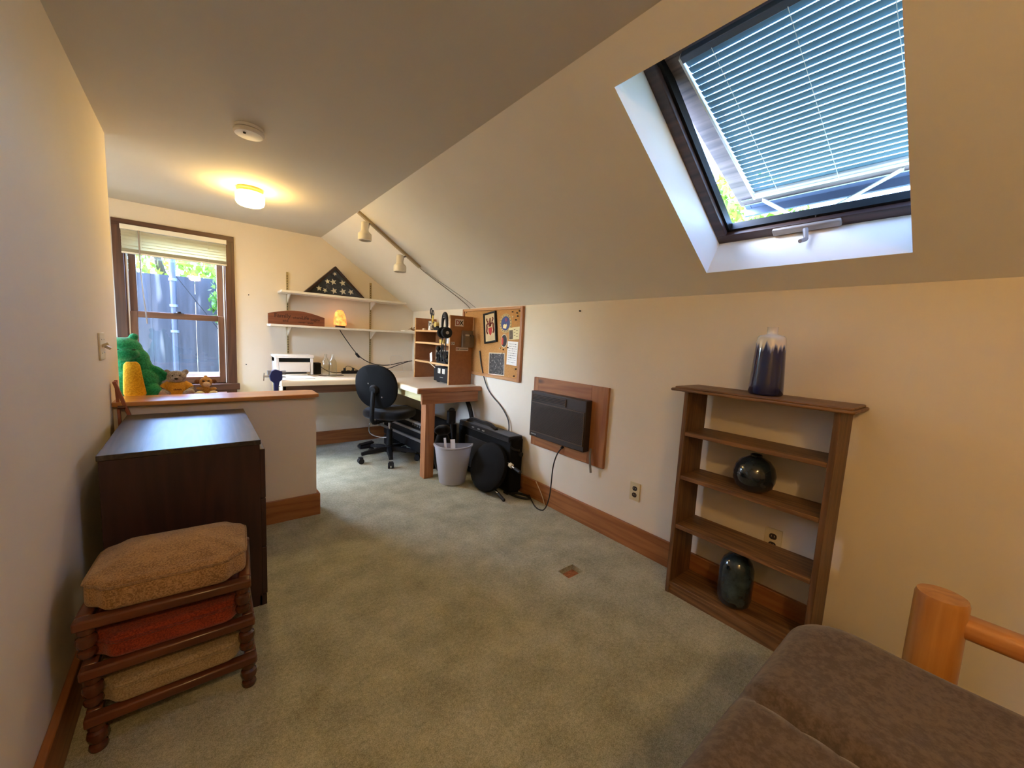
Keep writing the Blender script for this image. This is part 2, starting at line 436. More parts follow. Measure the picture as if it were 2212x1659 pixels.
# half wall with wooden cap and wrapped baseboard
HX, HY0, HY1, HZ = .598, 2.775, 2.915, .80
struct('wall_half', MB().bx(L, HX, HY0, HY1, 0, HZ), M['wall'], 'low half wall ending beside the desk area', 'wall')
capo = [(L, 2.727), (HX - .03, 2.727), (HX + .012, 2.75), (HX + .012, 2.935), (HX - .03, 2.958), (L, 2.958)]
struct('trim_1', MB().prism(capo, lambda x, y, d: (x, y, d), HZ, HZ + .024), M['cap'], 'honey pine cap board on the half wall', 'trim', bevel=.005)
f = MB().bx(.232, HX + BT, HY0 - BT, HY0, 0, BH).bx(HX, HX + BT, HY0, HY1 + BT, 0, BH)
struct('baseboard_half', f, M['pine_x'], 'pine baseboard wrapping the half wall end', 'baseboard', bevel=.003)
struct('trim_2', MB().bx(XA, .15, HY1, 3.30, .752, .782).bx(XA, .12, 3.24, 3.27, 0, .752), M['cap'], 'wooden ledge behind the half wall', 'trim')

# ------------------------------------------------------------------ window in the far wall
win = thing('window_1', 'wooden double-hung window in the far wall', 'window', (wx0, D, wz0)); win['kind'] = 'structure'
cw = .058
f = MB().bx(wx0 - cw, wx0 + .005, D - .022, D, wz0 - .035, wz1 + .05)
part('casing', f, M['casing_z'], win, bevel=.003)
part('casing', MB().bx(wx1 - .005, wx1 + cw + .008, D - .022, D, wz0 - .035, wz1 + .05), M['casing_z'], win, bevel=.003)
part('casing', MB().bx(wx0 - cw, wx1 + cw + .008, D - .023, D, wz1 - .005, wz1 + .052), M['casing_x'], win, bevel=.003)
part('stool', MB().bx(wx0 - cw - .015, wx1 + cw + .025, D - .06, D + .02, wz0 - .06, wz0 - .004).bx(wx0 - cw, wx1 + cw + .005, D - .02, D, wz0 - .1, wz0 - .06), M['casing_x'], win, bevel=.003)
f = MB()
f.bx(wx0, wx0 + .012, D, D + .15, wz0 - .035, wz1).bx(wx1 - .012, wx1, D, D + .15, wz0 - .035, wz1).bx(wx0, wx1, D, D + .15, wz1 - .012, wz1).bx(wx0, wx1, D, D + .16, wz0 - .035, wz0)
part('jamb', f, M['casing_z'], win)
f = MB()
for x in (wx0 + .012, wx1 - .020):
    f.bx(x, x + .008, D + .008, D + .022, wz0, wz1).bx(x, x + .008, D + .055, D + .066, wz0, wz1)
part('jamb_track', f, M['white'], win, label='pale jamb track')
def sash(nm, z0, z1, y0, y1, b, tp):
    x0, x1 = wx0 + .02, wx1 - .02
    f = MB().bx(x0, x0 + .045, y0, y1, z0, z1).bx(x1 - .045, x1, y0, y1, z0, z1)
    s_ = part(nm, f, M['sash_z'], win, bevel=.003)
    part('rail', MB().bx(x0 + .045, x1 - .045, y0, y1, z0, z0 + b).bx(x0 + .045, x1 - .045, y0, y1, z1 - tp, z1), M['sash_x'], s_, bevel=.003)
    part('pane', MB().bx(x0 + .04, x1 - .04, (y0 + y1) / 2 - .002, (y0 + y1) / 2 + .002, z0 + b - .005, z1 - tp + .005), M['glass_pane'], s_)
    return s_
sash('lower_sash', wz0, 1.315, D + .022, D + .055, .058, .05)
sash('upper_sash', 1.27, wz1 - .01, D + .066, D + .099, .05, .05)
f = MB().cyl((-.115, D + .01, 1.318), (-.115, D + .01, 1.332), .016).bx(-.15, -.08, D + .0, D + .02, 1.314, 1.32)
part('sash_lock', f, M['brown_plastic'], win)

part('outer_sill', MB().bx(wx0 - .05, wx1 + .05, D + .16, D + .30, wz0 + .02, wz0 + .075), M['white'], win)
bl = thing('window_blind', 'cream mini blind pulled up at the top of the double-hung window', 'blind', (-.11, D - .03, 1.775))
bx0, bx1 = -.452, .232
part('headrail', MB().bx(bx0, bx1, D - .052, D - .024, 1.955, 1.993), M['blind_white'], bl, bevel=.002)
f = MB()
for i in range(6):
    z = 1.94 - i * .0235
    f.prism([(-.012, -.004), (0, .002), (.012, -.001), (.012, -.0002), (0, .0032), (-.012, -.0032)], lambda u, v, d, z=z: (d, D - .038 + u * .5 + v * .7, z + v * .6 - u * 1.08), bx0 + .004, bx1 - .004)
for i in range(14):
    z = 1.806 - i * .0018; f.bx(bx0 + .004, bx1 - .004, D - .05, D - .026, z, z + .001)
part('slats', f, M['blind'], bl)
part('bottom_rail', MB().bx(bx0 + .003, bx1 - .003, D - .051, D - .025, 1.768, 1.781), M['blind_white'], bl, bevel=.002)
for x in (-.33, .10): part('ladder_cord', MB().cyl((x, D - .053, 1.96), (x, D - .053, 1.78), .0012, seg=6), M['blind_white'], bl)
part('tilt_wand', MB().tube([(-.343, D - .06, 1.955), (-.34, D - .065, 1.6), (-.318, D - .062, 1.215)], .005, 8), plain('clear_wand', (150, 138, 128), .3), bl)

# ------------------------------------------------------------------ outdoors
def leaves(mb, c, rad, n, size, seed=1):
    rnd = random.Random(seed); c = Vector(c)
    for i in range(n):
        while True:
            p = Vector((rnd.uniform(-1, 1), rnd.uniform(-1, 1), rnd.uniform(-1, 1)))
            if .15 < p.length < 1: break
        p = c + Vector((p.x * rad[0], p.y * rad[1], p.z * rad[2]))
        e = Euler((rnd.uniform(0, 6.3), rnd.uniform(0, 6.3), rnd.uniform(0, 6.3))).to_matrix(); s = size * rnd.uniform(.6, 1.3)
        q = [Vector((-1, 0, 0)), Vector((0, -.5, .12)), Vector((1, 0, 0)), Vector((0, .5, .12))]
        mb._f([mb.bm.verts.new(p + e @ (v * s)) for v in q])
    return mb
M['leaf'] = translucent('sunlit_leaves', (66, 100, 24), .5, (132, 156, 48), 2.0)
M['leaf2'] = translucent('deep_leaves', (44, 88, 32), .5, (98, 136, 50), 2.0)
M['bark'] = plain('bark', (86, 68, 54), .9, var=.3, scale=20, bmp=.5, bscale=30, bdist=.02)
M['fence'] = None
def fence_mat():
    m, t, b = base_mat('weathered_fence_sun_streaks'); v = tex_vec(t, (5, 1, .35)); n = noise(t, v, 3.0, 4, .6)
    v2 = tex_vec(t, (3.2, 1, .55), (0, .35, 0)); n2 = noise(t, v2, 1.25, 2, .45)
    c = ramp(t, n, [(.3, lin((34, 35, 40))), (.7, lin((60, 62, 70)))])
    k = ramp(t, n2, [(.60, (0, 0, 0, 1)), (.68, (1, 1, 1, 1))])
    x = t.nodes.new('ShaderNodeMix'); x.data_type = 'RGBA'; t.links.new(k, x.inputs[0]); t.links.new(c, x.inputs[6]); x.inputs[7].default_value = lin((150, 142, 136))  # slanting streaks of sunlight painted pale over the weathered board colour
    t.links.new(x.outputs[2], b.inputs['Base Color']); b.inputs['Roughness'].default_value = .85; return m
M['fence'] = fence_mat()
FY = 6.3
struct('ground_outside', MB().bx(-14, 22, D + .3, 30, -.7, -.55).bx(2.6, 22, -14, D + .3, -.7, -.55), plain('dry_grass', (120, 128, 84), .95, var=.3, scale=8), 'ground outside the house', 'ground')
fe = thing('board_fence', 'grey weathered vertical board fence outside the window', 'fence', (0, FY, -.55))
rnd = random.Random(3); x = -3.4; i = 0
while x < 3.6:
    wd = .2 + rnd.uniform(-.015, .015)
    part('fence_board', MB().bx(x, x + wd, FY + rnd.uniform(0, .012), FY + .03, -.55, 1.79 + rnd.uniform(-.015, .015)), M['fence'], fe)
    x += wd + .0015; i += 1
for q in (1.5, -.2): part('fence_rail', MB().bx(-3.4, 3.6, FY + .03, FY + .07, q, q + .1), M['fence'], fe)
po = thing('conduit_pole', 'grey vertical conduit pole with clamps in front of the fence', 'pole', (-.2, 6.15, -.55))
part('pipe', MB().cyl((-.2, 6.15, -.55), (-.2, 6.15, 2.6), .03), plain('galvanised_pipe', (58, 64, 76), .5, .3), po)
for z in (1.42, 1.72, 1.12): part('clamp', MB().cyl((-.2, 6.15, z), (-.2, 6.15, z + .03), .04), M['clad'], po)
single('guy_wire', MB().tube([(-.17, 6.15, 1.78), (.3, 6.17, 1.05), (.75, 6.2, .35), (1.35, 6.22, -.55)], .004, 6), M['black'], 'thin dark wire slanting down in front of the fence', 'wire', (-.17, 6.15, 1.78))
tr = thing('leafy_tree', 'leafy green tree rising above the fence outside the window', 'tree', (-.6, 8.6, -.55))
part('trunk', MB().tube([(-.6, 8.6, -.55), (-.5, 8.6, 1.5), (-.4, 8.4, 2.0), (-.5, 8.3, 2.5)], [.12, .09, .06, .03], 10), M['bark'], tr)
f = MB(); leaves(f, (-.9, 8.2, 2.15), (1.3, .6, .42), 1000, .06, 5); leaves(f, (.5, 8.0, 2.1), (.8, .5, .4), 550, .06, 6)
part('crown', f, M['leaf'], tr, kind='stuff')
f = MB(); leaves(f, (.34, 6.05, 1.55), (.22, .12, .42), 420, .045, 8)
bu = thing('overhanging_shrub', 'green shrub leaning in at the right side of the window view', 'shrub', (.5, 6.0, -.55))
part('stem', MB().tube([(.5, 6.0, -.55), (.48, 6.02, .6), (.36, 6.05, 1.8)], [.025, .02, .008], 8), M['bark'], bu)
part('foliage', f, M['leaf2'], bu, kind='stuff')
tr = thing('garden_tree', 'sunlit green tree seen through the open skylight gap', 'tree', (6.9, 3.6, -.55))
part('trunk', MB().tube([(6.9, 3.6, -.55), (6.95, 3.5, 1.2), (6.8, 3.4, 2.6), (6.7, 3.4, 3.6)], [.2, .16, .11, .05], 10), M['bark'], tr)
f = MB(); leaves(f, (6.6, 3.3, 2.9), (1.1, 1.5, 1.2), 4200, .07, 12); leaves(f, (6.9, 2.3, 2.4), (.9, 1.2, .9), 2200, .07, 13)
part('crown', f, M['leaf'], tr, kind='stuff')

# ------------------------------------------------------------------ skylight
sky = thing('window_2', 'open roof window in the sloped ceiling', 'window', tuple(SP(u0, v1, .12))); sky['kind'] = 'structure'
FB = .045; n0, n1 = .182, .235; v0 -= VF
f = MB()
f.bx(u0, u0 + FB, v0, v1, n0, n1, SP).bx(u1 - FB, u1, v0, v1, n0, n1, SP)
f.bx(u0 + FB, u1 - FB, v0, v0 + FB, n0, n1, SP).bx(u0 + FB, u1 - FB, v1 - FB, v1, n0, n1, SP)
part('frame', f, M['sky_frame'], sky, bevel=.003)
f = MB()
st = .012
f.bx(u0 + FB, u1 - FB, v1 - FB - st, v1 - FB, n1 - .03, n1 + .012, SP).bx(u1 - FB - st, u1 - FB, v0 + FB, v1 - FB, n1 - .03, n1 + .012, SP)
part('weatherstrip', f, M['black'], sky)
AN = math.radians(12.5); ca, sa = math.cos(AN), math.sin(AN)
def SK(s, y, m):   # sash coordinates: s down the sash from the hinge, m outward
    return SP(u0 + .02 + s * ca - m * sa, y, n1 - .02 + s * sa + m * ca)
SLn = .93; a0, a1 = v0 + .03, v1 - .03
f = MB()
f.bx(0, .075, a0, a1, 0, .05, SK).bx(SLn - .06, SLn, a0, a1, 0, .05, SK).bx(.075, SLn - .06, a0, a0 + .06, 0, .05, SK).bx(.075, SLn - .06, a1 - .092, a1, 0, .05, SK)
sas = part('sash', f, M['sky_sash'], sky, bevel=.003)
f = MB().bx(-.02, SLn + .10, a0 - .02, a0 + .01, .05, .062, SK).bx(-.02, SLn + .10, a1 - .01, a1 + .015, .05, .062, SK).bx(SLn - .02, SLn + .10, a0, a1, .052, .062, SK).bx(SLn + .09, SLn + .10, a0 - .02, a1 + .015, .01, .062, SK)
part('cladding', f, M['clad'], sas)
part('pane', MB().bx(.07, SLn - .055, a0 + .055, a1 - .055, .034, .04, SK), M['glass_pane'], sas)
part('edge_trim', MB().bx(SLn - .052, SLn - .047, a0 + .02, a1 - .02, -.008, .0, SK).bx(SLn - .012, SLn - .006, a0 + .02, a1 - .02, -.006, 0, SK), M['chrome'], sas)
f = MB().bx(u1 - FB + .004, u1 - .008, .46, .70, n0 - .014, n0 + .01, SP)
op = part('crank_operator', f, M['operator'], sky, bevel=.006)
cp0 = SP(u1 - .03, .575, n0 - .02); cp1 = cp0 + Vector((-.012, -.01, -.045))
part('crank_handle', MB().cyl(cp0, cp1, .010, .008, 12).cyl(cp1, cp1 + Vector((-.03, .012, -.012)), .008, .008, 12), M['operator'], op)
for ya, yb in ((.60, .80), (.55, .32)):
    part('scissor_arm', MB().bar(SP(u1 - FB, ya, n1 - .03), SK(SLn - .03, yb, -.01), .018, .004, (0, 1, .3)), M['silver'], op)
part('hinge', MB().bx(.0, .06, a1 - .03, a1 + .01, -.03, .0, SK).cyl(SK(.02, a1 + .005, -.02), SK(.2, a1 - .002, -.03), .005, seg=8), M['black'], sky)
sb = thing('skylight_blind', 'teal grey mini blind drawn across the open skylight', 'blind', tuple(SK(SLn / 2, (a0 + a1) / 2, -.02)))
b0, b1 = a0 + .052, a1 - .090
part('headrail', MB().bx(.068, .095, b0, b1, -.028, -.002, SK), M['clad'], sb, bevel=.002)
f = MB(); NS = 27
for i in range(NS):
    s_ = .112 + i * (SLn - .06 - .135) / NS
    t0 = math.radians(-12)
    prof = []
    for k in range(5):
        q = (k - 2) / 2 * .0141; prof.append((q * math.cos(t0), q * math.sin(t0) + .002 * (1 - (k - 2) ** 2 / 4)))
    prof += [(p[0], p[1] - .0008) for p in prof[::-1]]
    f.prism(prof, lambda u, v, d, s_=s_: SK(s_ + u, d, -.014 - v), b0 + .003, b1 - .003)
part('slats', f, M['sky_slat'], sb)
part('bottom_rail', MB().bx(SLn - .082, SLn - .064, b0, b1, -.026, -.006, SK).bx(SLn - .098, SLn - .084, b0 + .003, b1 - .003, -.024, -.01, SK), M['blind_white'], sb, bevel=.002)
for y_ in (b1, b0 - .008): part('side_channel', MB().bx(.075, SLn - .062, y_, y_ + .008, -.026, .0, SK), M['white'], sb)
for y in (b0 + .10, b1 - .10, (b0 + b1) / 2): part('ladder_cord', MB().tube([SK(.09, y, -.029), SK(SLn - .07, y, -.029)], .0011, 5), M['blind_white'], sb)

# ------------------------------------------------------------------ ceiling fixtures
def ceiling_lamp(x, y, label, strength, col):
    t = thing('ceiling_lamp', label, 'lamp', (x, y, H))
    part('base_ring', MB().lathe([(.078, 0), (.08, -.012), (.076, -.016), (.076, -.026), (.08, -.03)], (x, y, H)), plain('brass_ring', (196, 160, 96), .4, .3), t)
    prof = [(.072, -.030), (.084, -.036), (.086, -.05), (.086, -.088), (.080, -.104), (.066, -.114), (.03, -.119), (.001, -.12)]
    part('glass_shade', MB().lathe(prof, (x, y, H), seg=40), emit('lit_shade', col, strength), t)
    return t
ceiling_lamp(.317, 3.39, 'lit round ceiling lamp with a frosted glass drum near the window', 15, (255, 212, 128))
ceiling_lamp(.0, -.75, 'lit round ceiling lamp behind the viewpoint', 24, (255, 208, 138))
sd = thing('smoke_detector', 'round white smoke detector on the ceiling', 'smoke detector', (.225, 2.395, H))
part('base', MB().lathe([(.062, 0), (.062, -.012)], (.225, 2.395, H)), M['white'], sd)
part('cover', MB().lathe([(.055, -.012), (.064, -.018), (.064, -.026), (.058, -.034), (.001, -.036)], (.225, 2.395, H)), M['white'], sd)
part('test_button', MB().cyl((.205, 2.37, H - .034), (.205, 2.37, H - .040), .006), M['black'], sd)

# track light on the slope
tk = thing('track_light', 'white two-head track light on the sloped ceiling', 'track light', tuple(SP(.02, 3.3, 0)))
part('track', MB().bx(.0, .635, 3.285, 3.322, -.018, 0, SP), plain('aged_track', (180, 164, 132), .4, .3), tk, bevel=.002)
for (u, hz) in ((.115, 0), (.485, 0)):
    p = SP(u, 3.30, -.018); c = Vector((p.x - .045 if u < .3 else p.x - .06, 3.285, p.z - .012))
    h_ = part('spot_head', MB().lathe([(.02, .012), (.029, .008), (.029, -.055), (.036, -.066), (.05, -.078), (.052, -.085), (.052, -.128), (.046, -.132), (.046, -.09), (.001, -.09)], c, seg=28), M['white_metal'], tk)
    part('swivel_arm', MB().tube([p, p + Vector((-.012, 0, -.008)), c + Vector((.03, 0, -.002)), c + Vector((.025, 0, -.03))], .007, 8), M['operator'], h_)
f = MB().tube([SP(.63, 3.305, -.012), SP(.70, 3.305, -.012), SP(.9, 3.27, -.004), SP(1.1, 3.225, -.004), SP(1.2, 3.22, -.006), (W - .006, 3.215, K - .03), (W - .006, 3.21, 1.3), (W - .006, 3.21, .9)], .0028, 6, smoothn=2)
part('cord', f, M['cord_grey'], tk)
f = MB().tube([SP(.70, 3.30, -.006), SP(.95, 3.21, -.003), SP(1.1, 3.15, -.003), SP(1.215, 3.13, -.005)], .0016, 6, smoothn=2)
single('loose_wire', f, M['cord_grey'], 'fine wire tacked across the slope beside the track light cord', 'wire', tuple(SP(.70, 3.3, -.006)))

# ------------------------------------------------------------------ wall plates
def outlet(y, z, label):
    t = thing('wall_outlet', label, 'outlet', (W, y, z), group='duplex outlets on the right wall')
    part('cover_plate', MB().bx(W - .006, W, y - .035, y + .035, z - .057, z + .057), M['ivory'], t, bevel=.002)
    for dz in (-.02, .02):
        s_ = part('receptacle', MB().prism(rrect(-.015, .015, -.0135, .0135, .011, 5), lambda u, v, d, dz=dz: (d, y + u, z + dz + v), W - .0085, W - .004), plain('dark_receptacle', (46, 34, 30), .45), t)
        f = MB()
        for dy in (-.006, .006): f.bx(W - .0092, W - .008, y + dy - .001, y + dy + .001, z + dz - .002, z + dz + .006)
        part('slot', f, M['ivory'], s_)
    return t
outlet(1.30, .357, 'ivory duplex outlet on the wall left of the bookcase')
outlet(.565, .375, 'ivory duplex outlet seen through the back of the bookcase')
sw = thing('light_switch', 'ivory double light switch on the left wall', 'switch', (L, 2.55, 1.11))
part('cover_plate', MB().bx(L, L + .007, 2.49, 2.607, 1.05, 1.172), M['ivory'], sw, bevel=.002)
part('toggle', MB().bar((L + .005, 2.585, 1.112), (L + .028, 2.585, 1.098), .011, .009, (0, 1, 0)), M['ivory'], sw)
part('toggle', MB().bar((L + .005, 2.528, 1.112), (L + .028, 2.528, 1.126), .011, .009, (0, 1, 0)), M['ivory'], sw)
for y in (2.528, 2.585):
    for z in (1.082, 1.142): part('screw', MB().cyl((L + .006, y, z), (L + .0085, y, z), .003, seg=8), M['silver'], sw)
for nm, (x, y, z), lab in (('wall_screw', (.394, D, 1.532), 'tiny dark screw in the far wall right of the window'), ('wall_screw', (.362, D, .874), 'tiny dark screw low in the far wall left of the printer'),):
    single(nm, MB().cyl((x, y, z), (x, y - .012, z), .005, seg=10), M['black'], lab, 'screw', (x, y, z))

single('wall_screw', MB().cyl((W, 1.841, 1.455), (W - .01, 1.841, 1.455), .005, seg=10), M['black'], 'tiny dark screw high in the right wall between the cork board and the skylight', 'screw', (W, 1.841, 1.455))

# ------------------------------------------------------------------ wall air conditioner
ac = thing('air_conditioner', 'brown through-wall air conditioner in a knotty pine frame', 'air conditioner', (W, 1.9, .43))
yL, yR, zB, zT = 2.25, 1.538, .43, .962
iL, iR, iB, iT = 2.21, 1.665, .515, .862
XF = W - .02
part('pine_board', MB().bx(XF, W, iL - .01, yL, zB, zT), M['pine_z'], ac, bevel=.003)
part('pine_board', MB().bx(XF, W, yR, iR + .01, zB, zT), M['pine_z'], ac, bevel=.003)
part('pine_board', MB().bx(XF, W, iR + .01, iL - .01, iT - .01, zT), M['pine_y'], ac, bevel=.003)
part('pine_board', MB().bx(XF, W, iR + .01, iL - .01, zB, iB + .01), M['pine_y'], ac, bevel=.003)
XU = W - .075
body = part('housing', MB().bx(XU, W - .001, iR, iL, iB, iT), M['brown_plastic'], ac, bevel=.004)
f = MB().bx(XU - .004, XU, iR + .012, iL - .012, iB + .045, iT - .085)
g = part('intake_grille', f, M['brown_grille'], ac)
f = MB(); zz0, zz1 = iB + .05, iT - .09; n = 46; yy0, yy1 = iR + .016, iL - .016
hgt = zz1 - zz0
k = -hgt
while k < (yy1 - yy0):
    ya, yb = yy1 - k, yy1 - k - hgt; za, zb = zz0, zz1
    if ya > yy1: za = zz0 + (ya - yy1); ya = yy1
    if yb < yy0: zb = zz1 - (yy0 - yb); yb = yy0
    if zb - za > .01: f.bar((XU - .005, ya, za), (XU - .005, yb, zb), .0016, .002, (1, 0, 0))
    k += .0125
part('grille_rib', f, M['brown_lip'], g, label='fine diagonal ribs')
part('grille_rim', MB().bx(XU - .006, XU, iR + .008, iL - .008, iT - .085, iT - .079).bx(XU - .006, XU, iR + .008, iR + .013, iB + .04, iT - .08).bx(XU - .006, XU, iR + .008, iL - .008, iB + .038, iB + .044), M['brown_lip'], ac)
v = part('air_outlet', MB().bx(XU - .003, XU, iL - .36, iL - .02, iT - .066, iT - .02), M['black'], ac)
f = MB()
for q in range(5): f.bx(XU - .007, XU - .002, iL - .36, iL - .02, iT - .065 + q * .0105, iT - .062 + q * .0105)
f.bx(XU - .008, XU - .002, iL - .365, iL - .36, iT - .07, iT - .016).bx(XU - .008, XU - .002, iL - .02, iL - .016, iT - .07, iT - .016)
part('louver', f, M['brown_lip'], v)
part('nameplate', MB().bx(XU - .0015, XU, iL - .075, iL - .02, iB + .017, iB + .024), M['silver'], ac)
part('drain_hose', MB().tube([(W - .03, 1.64, .545), (W - .045, 1.632, .50), (W - .04, 1.628, .44), (W - .035, 1.622, .385)], .007, 8, smoothn=1), plain('grey_hose', (128, 118, 104), .5), ac)
part('power_plug', MB().cyl((W - .02, 1.90, .488), (W - .036, 1.90, .484), .009, seg=12), M['rubber'], ac)
f = MB().tube([(W - .03, 1.90, .484), (W - .05, 1.925, .44), (W - .06, 1.95, .34), (W - .06, 1.955, .2), (W - .07, 1.955, .09), (W - .11, 1.955, .012), (W - .13, 1.99, .006), (W - .12, 2.05, .006), (W - .075, 2.13, .006), (W - .05, 2.2, .03)], .0045, 8, smoothn=3)
part('cord', f, M['cord'], ac)
f = MB().tube([(W - .022, 2.16, .15), (W - .026, 2.1, .09), (W - .028, 2.06, .04), (W - .04, 2.03, .006)], .003, 6, smoothn=2)
single('thin_white_cable', f, M['cord_white'], 'thin white cable dropping over the baseboard under the air conditioner', 'cable', (W - .03, 2.1, .1))

# ------------------------------------------------------------------ cork board and what is pinned to it
cb = thing('cork_board', 'large framed cork bulletin board on the right wall', 'bulletin board', (W, 2.9, .9))
cy0, cy1, cz0, cz1 = 2.428, 3.34, .893, 1.508
def cork_mat():
    return plain('cork', (186, 134, 76), .9, var=.16, scale=120, bmp=.3, bscale=160)
part('cork', MB().bx(W - .012, W, cy0 + .015, cy1 - .015, cz0 + .015, cz1 - .01), cork_mat(), cb)
for a in ((cy0, cy0 + .028, cz0, cz1), (cy1 - .028, cy1, cz0, cz1)):
    part('frame', MB().bx(W - .024, W, a[0], a[1], a[2], a[3]), M['desk_wood_z'], cb, bevel=.003)
for a in ((cz0, cz0 + .028), (cz1 - .022, cz1)):
    part('frame', MB().bx(W - .024, W, cy0 + .028, cy1 - .028, a[0], a[1]), wood('corkboard_frame', (176, 122, 72), (198, 146, 94), 'y', .45), cb, bevel=.003)
CXb = W - .0125
PX = CXb - .0015
# framed crest, tilted
def rot2(cyy, czz, ang): 
    c_, s_ = math.cos(ang), math.sin(ang)
    return lambda u, v, d: (CXb - d, cyy - (u * c_ - v * s_), czz + (u * s_ + v * c_))   # u to the right in view
fr = rot2(2.865, 1.335, math.radians(8))
fc = thing('framed_crest', 'black framed picture of a red shield crest hung tilted on the cork board', 'picture', (CXb, 2.865, 1.335))
hw, hh = .092, .135
part('frame', MB().bx(-hw, hw, hh - .015, hh, 0, .02, fr).bx(-hw, hw, -hh, -hh + .015, 0, .02, fr).bx(-hw, -hw + .015, -hh + .015, hh - .015, 0, .02, fr).bx(hw - .015, hw, -hh + .015, hh - .015, 0, .02, fr), M['black'], fc, bevel=.002)
pr = part('print', MB().bx(-hw + .014, hw - .014, -hh + .014, hh - .014, 0, .010, fr), plain('tan_print', (206, 180, 136), .7, var=.08), fc)
shield = [(-.028, .0), (.028, .0), (.028, -.03), (.018, -.055), (0, -.072), (-.018, -.055), (-.028, -.03)]
part('shield', MB().prism([(a * 1.2, b * 1.15 + .004) for a, b in shield], fr, .0101, .0108), plain('cream_shield', (226, 204, 150), .6), pr)
part('shield', MB().prism(shield, fr, .0109, .0115), plain('red_shield', (176, 44, 40), .6), pr)
f = MB()
for sgn in (-1, 1):
    f.tube([fr(sgn * .012, .03, .0115), fr(sgn * .03, .04, .0115), fr(sgn * .05, .03, .0115), fr(sgn * .045, .0, .0115), fr(sgn * .056, -.03, .0115), fr(sgn * .04, -.05, .0115)], .007, 6, smoothn=2)
    f.tube([fr(sgn * .03, .05, .0115), fr(sgn * .05, .07, .0115), fr(sgn * .042, .085, .0115)], .006, 6, smoothn=1)
f.tube([fr(0, .01, .0115), fr(0, .05, .0115), fr(.004, .085, .0115)], [.014, .009, .005], 8)
part('mantling', f, plain('maroon_ink', (122, 48, 40), .7), pr)
# round badge
rb = rot2(2.655, 1.372, 0)
bd = thing('round_badge', 'navy round badge with a gold rim and white bird on the cork board', 'badge', (CXb, 2.655, 1.372))
def disc(mb, fn, r, d0, d1, cu=0, cv=0, sx=1, n=32):
    return mb.prism([(cu + r * sx * math.cos(2 * PI * k / n), cv + r * math.sin(2 * PI * k / n)) for k in range(n)], fn, d0, d1)
part('rim', disc(MB(), rb, .082, 0, .003), plain('gold_rim', (190, 160, 96), .5), bd)
part('field', disc(MB(), rb, .06, .003, .004), plain('navy_field', (36, 52, 112), .5), bd)
part('bird', MB().prism([(-.03, -.04), (.012, -.045), (.022, -.015), (.012, -.002), (.004, -.012), (-.012, -.005), (-.03, -.015)], rb, .004, .005), plain('pale_bird', (236, 214, 160), .6), bd)
part('crest_mark', MB().prism([(0, .01), (.028, .02), (.018, .045), (-.01, .04)], rb, .004, .005), plain('violet_mark', (120, 52, 92), .6), bd)
f = MB()
for k in range(18): a = 2 * PI * k / 18; f.bx(-.003, .003, -.004, .004, .003, .004, lambda u, v, d, a=a: rb(.071 * math.cos(a) + u * math.cos(a + PI / 2) - v * math.sin(a + PI / 2), .071 * math.sin(a) + u * math.sin(a + PI / 2) + v * math.cos(a + PI / 2), d))
part('rim_lettering', f, plain('navy_ink', (40, 44, 80), .6), bd)
# small patch
rp = rot2(2.665, 1.225, 0)
pt = thing('oval_patch', 'small red and black patch half under the yellowed card', 'patch', (CXb, 2.665, 1.225))
part('backing', disc(MB(), rp, .058, 0, .002, sx=.75), plain('patch_rim', (206, 190, 160), .7), pt)
part('field', disc(MB(), rp, .05, .002, .003, sx=.75), plain('patch_dark', (40, 34, 36), .7, var=.4, scale=50), pt)
part('flash', MB().prism([(-.034, -.03), (-.012, -.034), (-.006, .0), (-.016, .03), (-.034, .02)], rp, .003, .004), plain('patch_red', (200, 70, 48), .7), pt)
# yellowed card
rc = rot2(2.525, 1.29, math.radians(5))
cd = thing('yellowed_card', 'yellowed photo card pinned at an angle near the right edge of the cork board', 'card', (CXb, 2.525, 1.29))
part('sheet', MB().bx(-.075, .075, -.05, .05, .004, .0055, rc), plain('old_card', (222, 206, 156), .7, var=.05), cd)
part('photo', MB().bx(-.07, -.02, -.045, .03, .0056, .006, rc), plain('card_photo', (96, 80, 62), .7, var=.5, scale=60), cd)
f = MB()
for q in range(6): f.bx(-.008 + (q % 2) * .03, .012 + (q % 2) * .03, .03 - q * .012, .034 - q * .012, .0056, .006, rc)
part('ink', f, plain('brown_ink', (92, 72, 44), .7), cd)
# white note
rn = rot2(2.545, 1.125, math.radians(-1.5))
nt_ = thing('white_note', 'long white handwritten note hanging on the cork board', 'note', (CXb, 2.545, 1.125))
part('sheet', MB().bx(-.068, .068, -.098, .098, .002, .0035, rn), M['paper'], nt_)
f = MB(); rr = random.Random(4)
for q in range(9):
    z = .075 - q * .019; xs = -.05
    while xs < .05:
        l_ = rr.uniform(.008, .022)
        f.bx(xs, min(xs + l_, .056), z + rr.uniform(-.002, .002), z + .0035, .0036, .0039, rn); xs += l_ + .006
part('handwriting', f, plain('grey_ink', (120, 120, 128), .7), nt_)
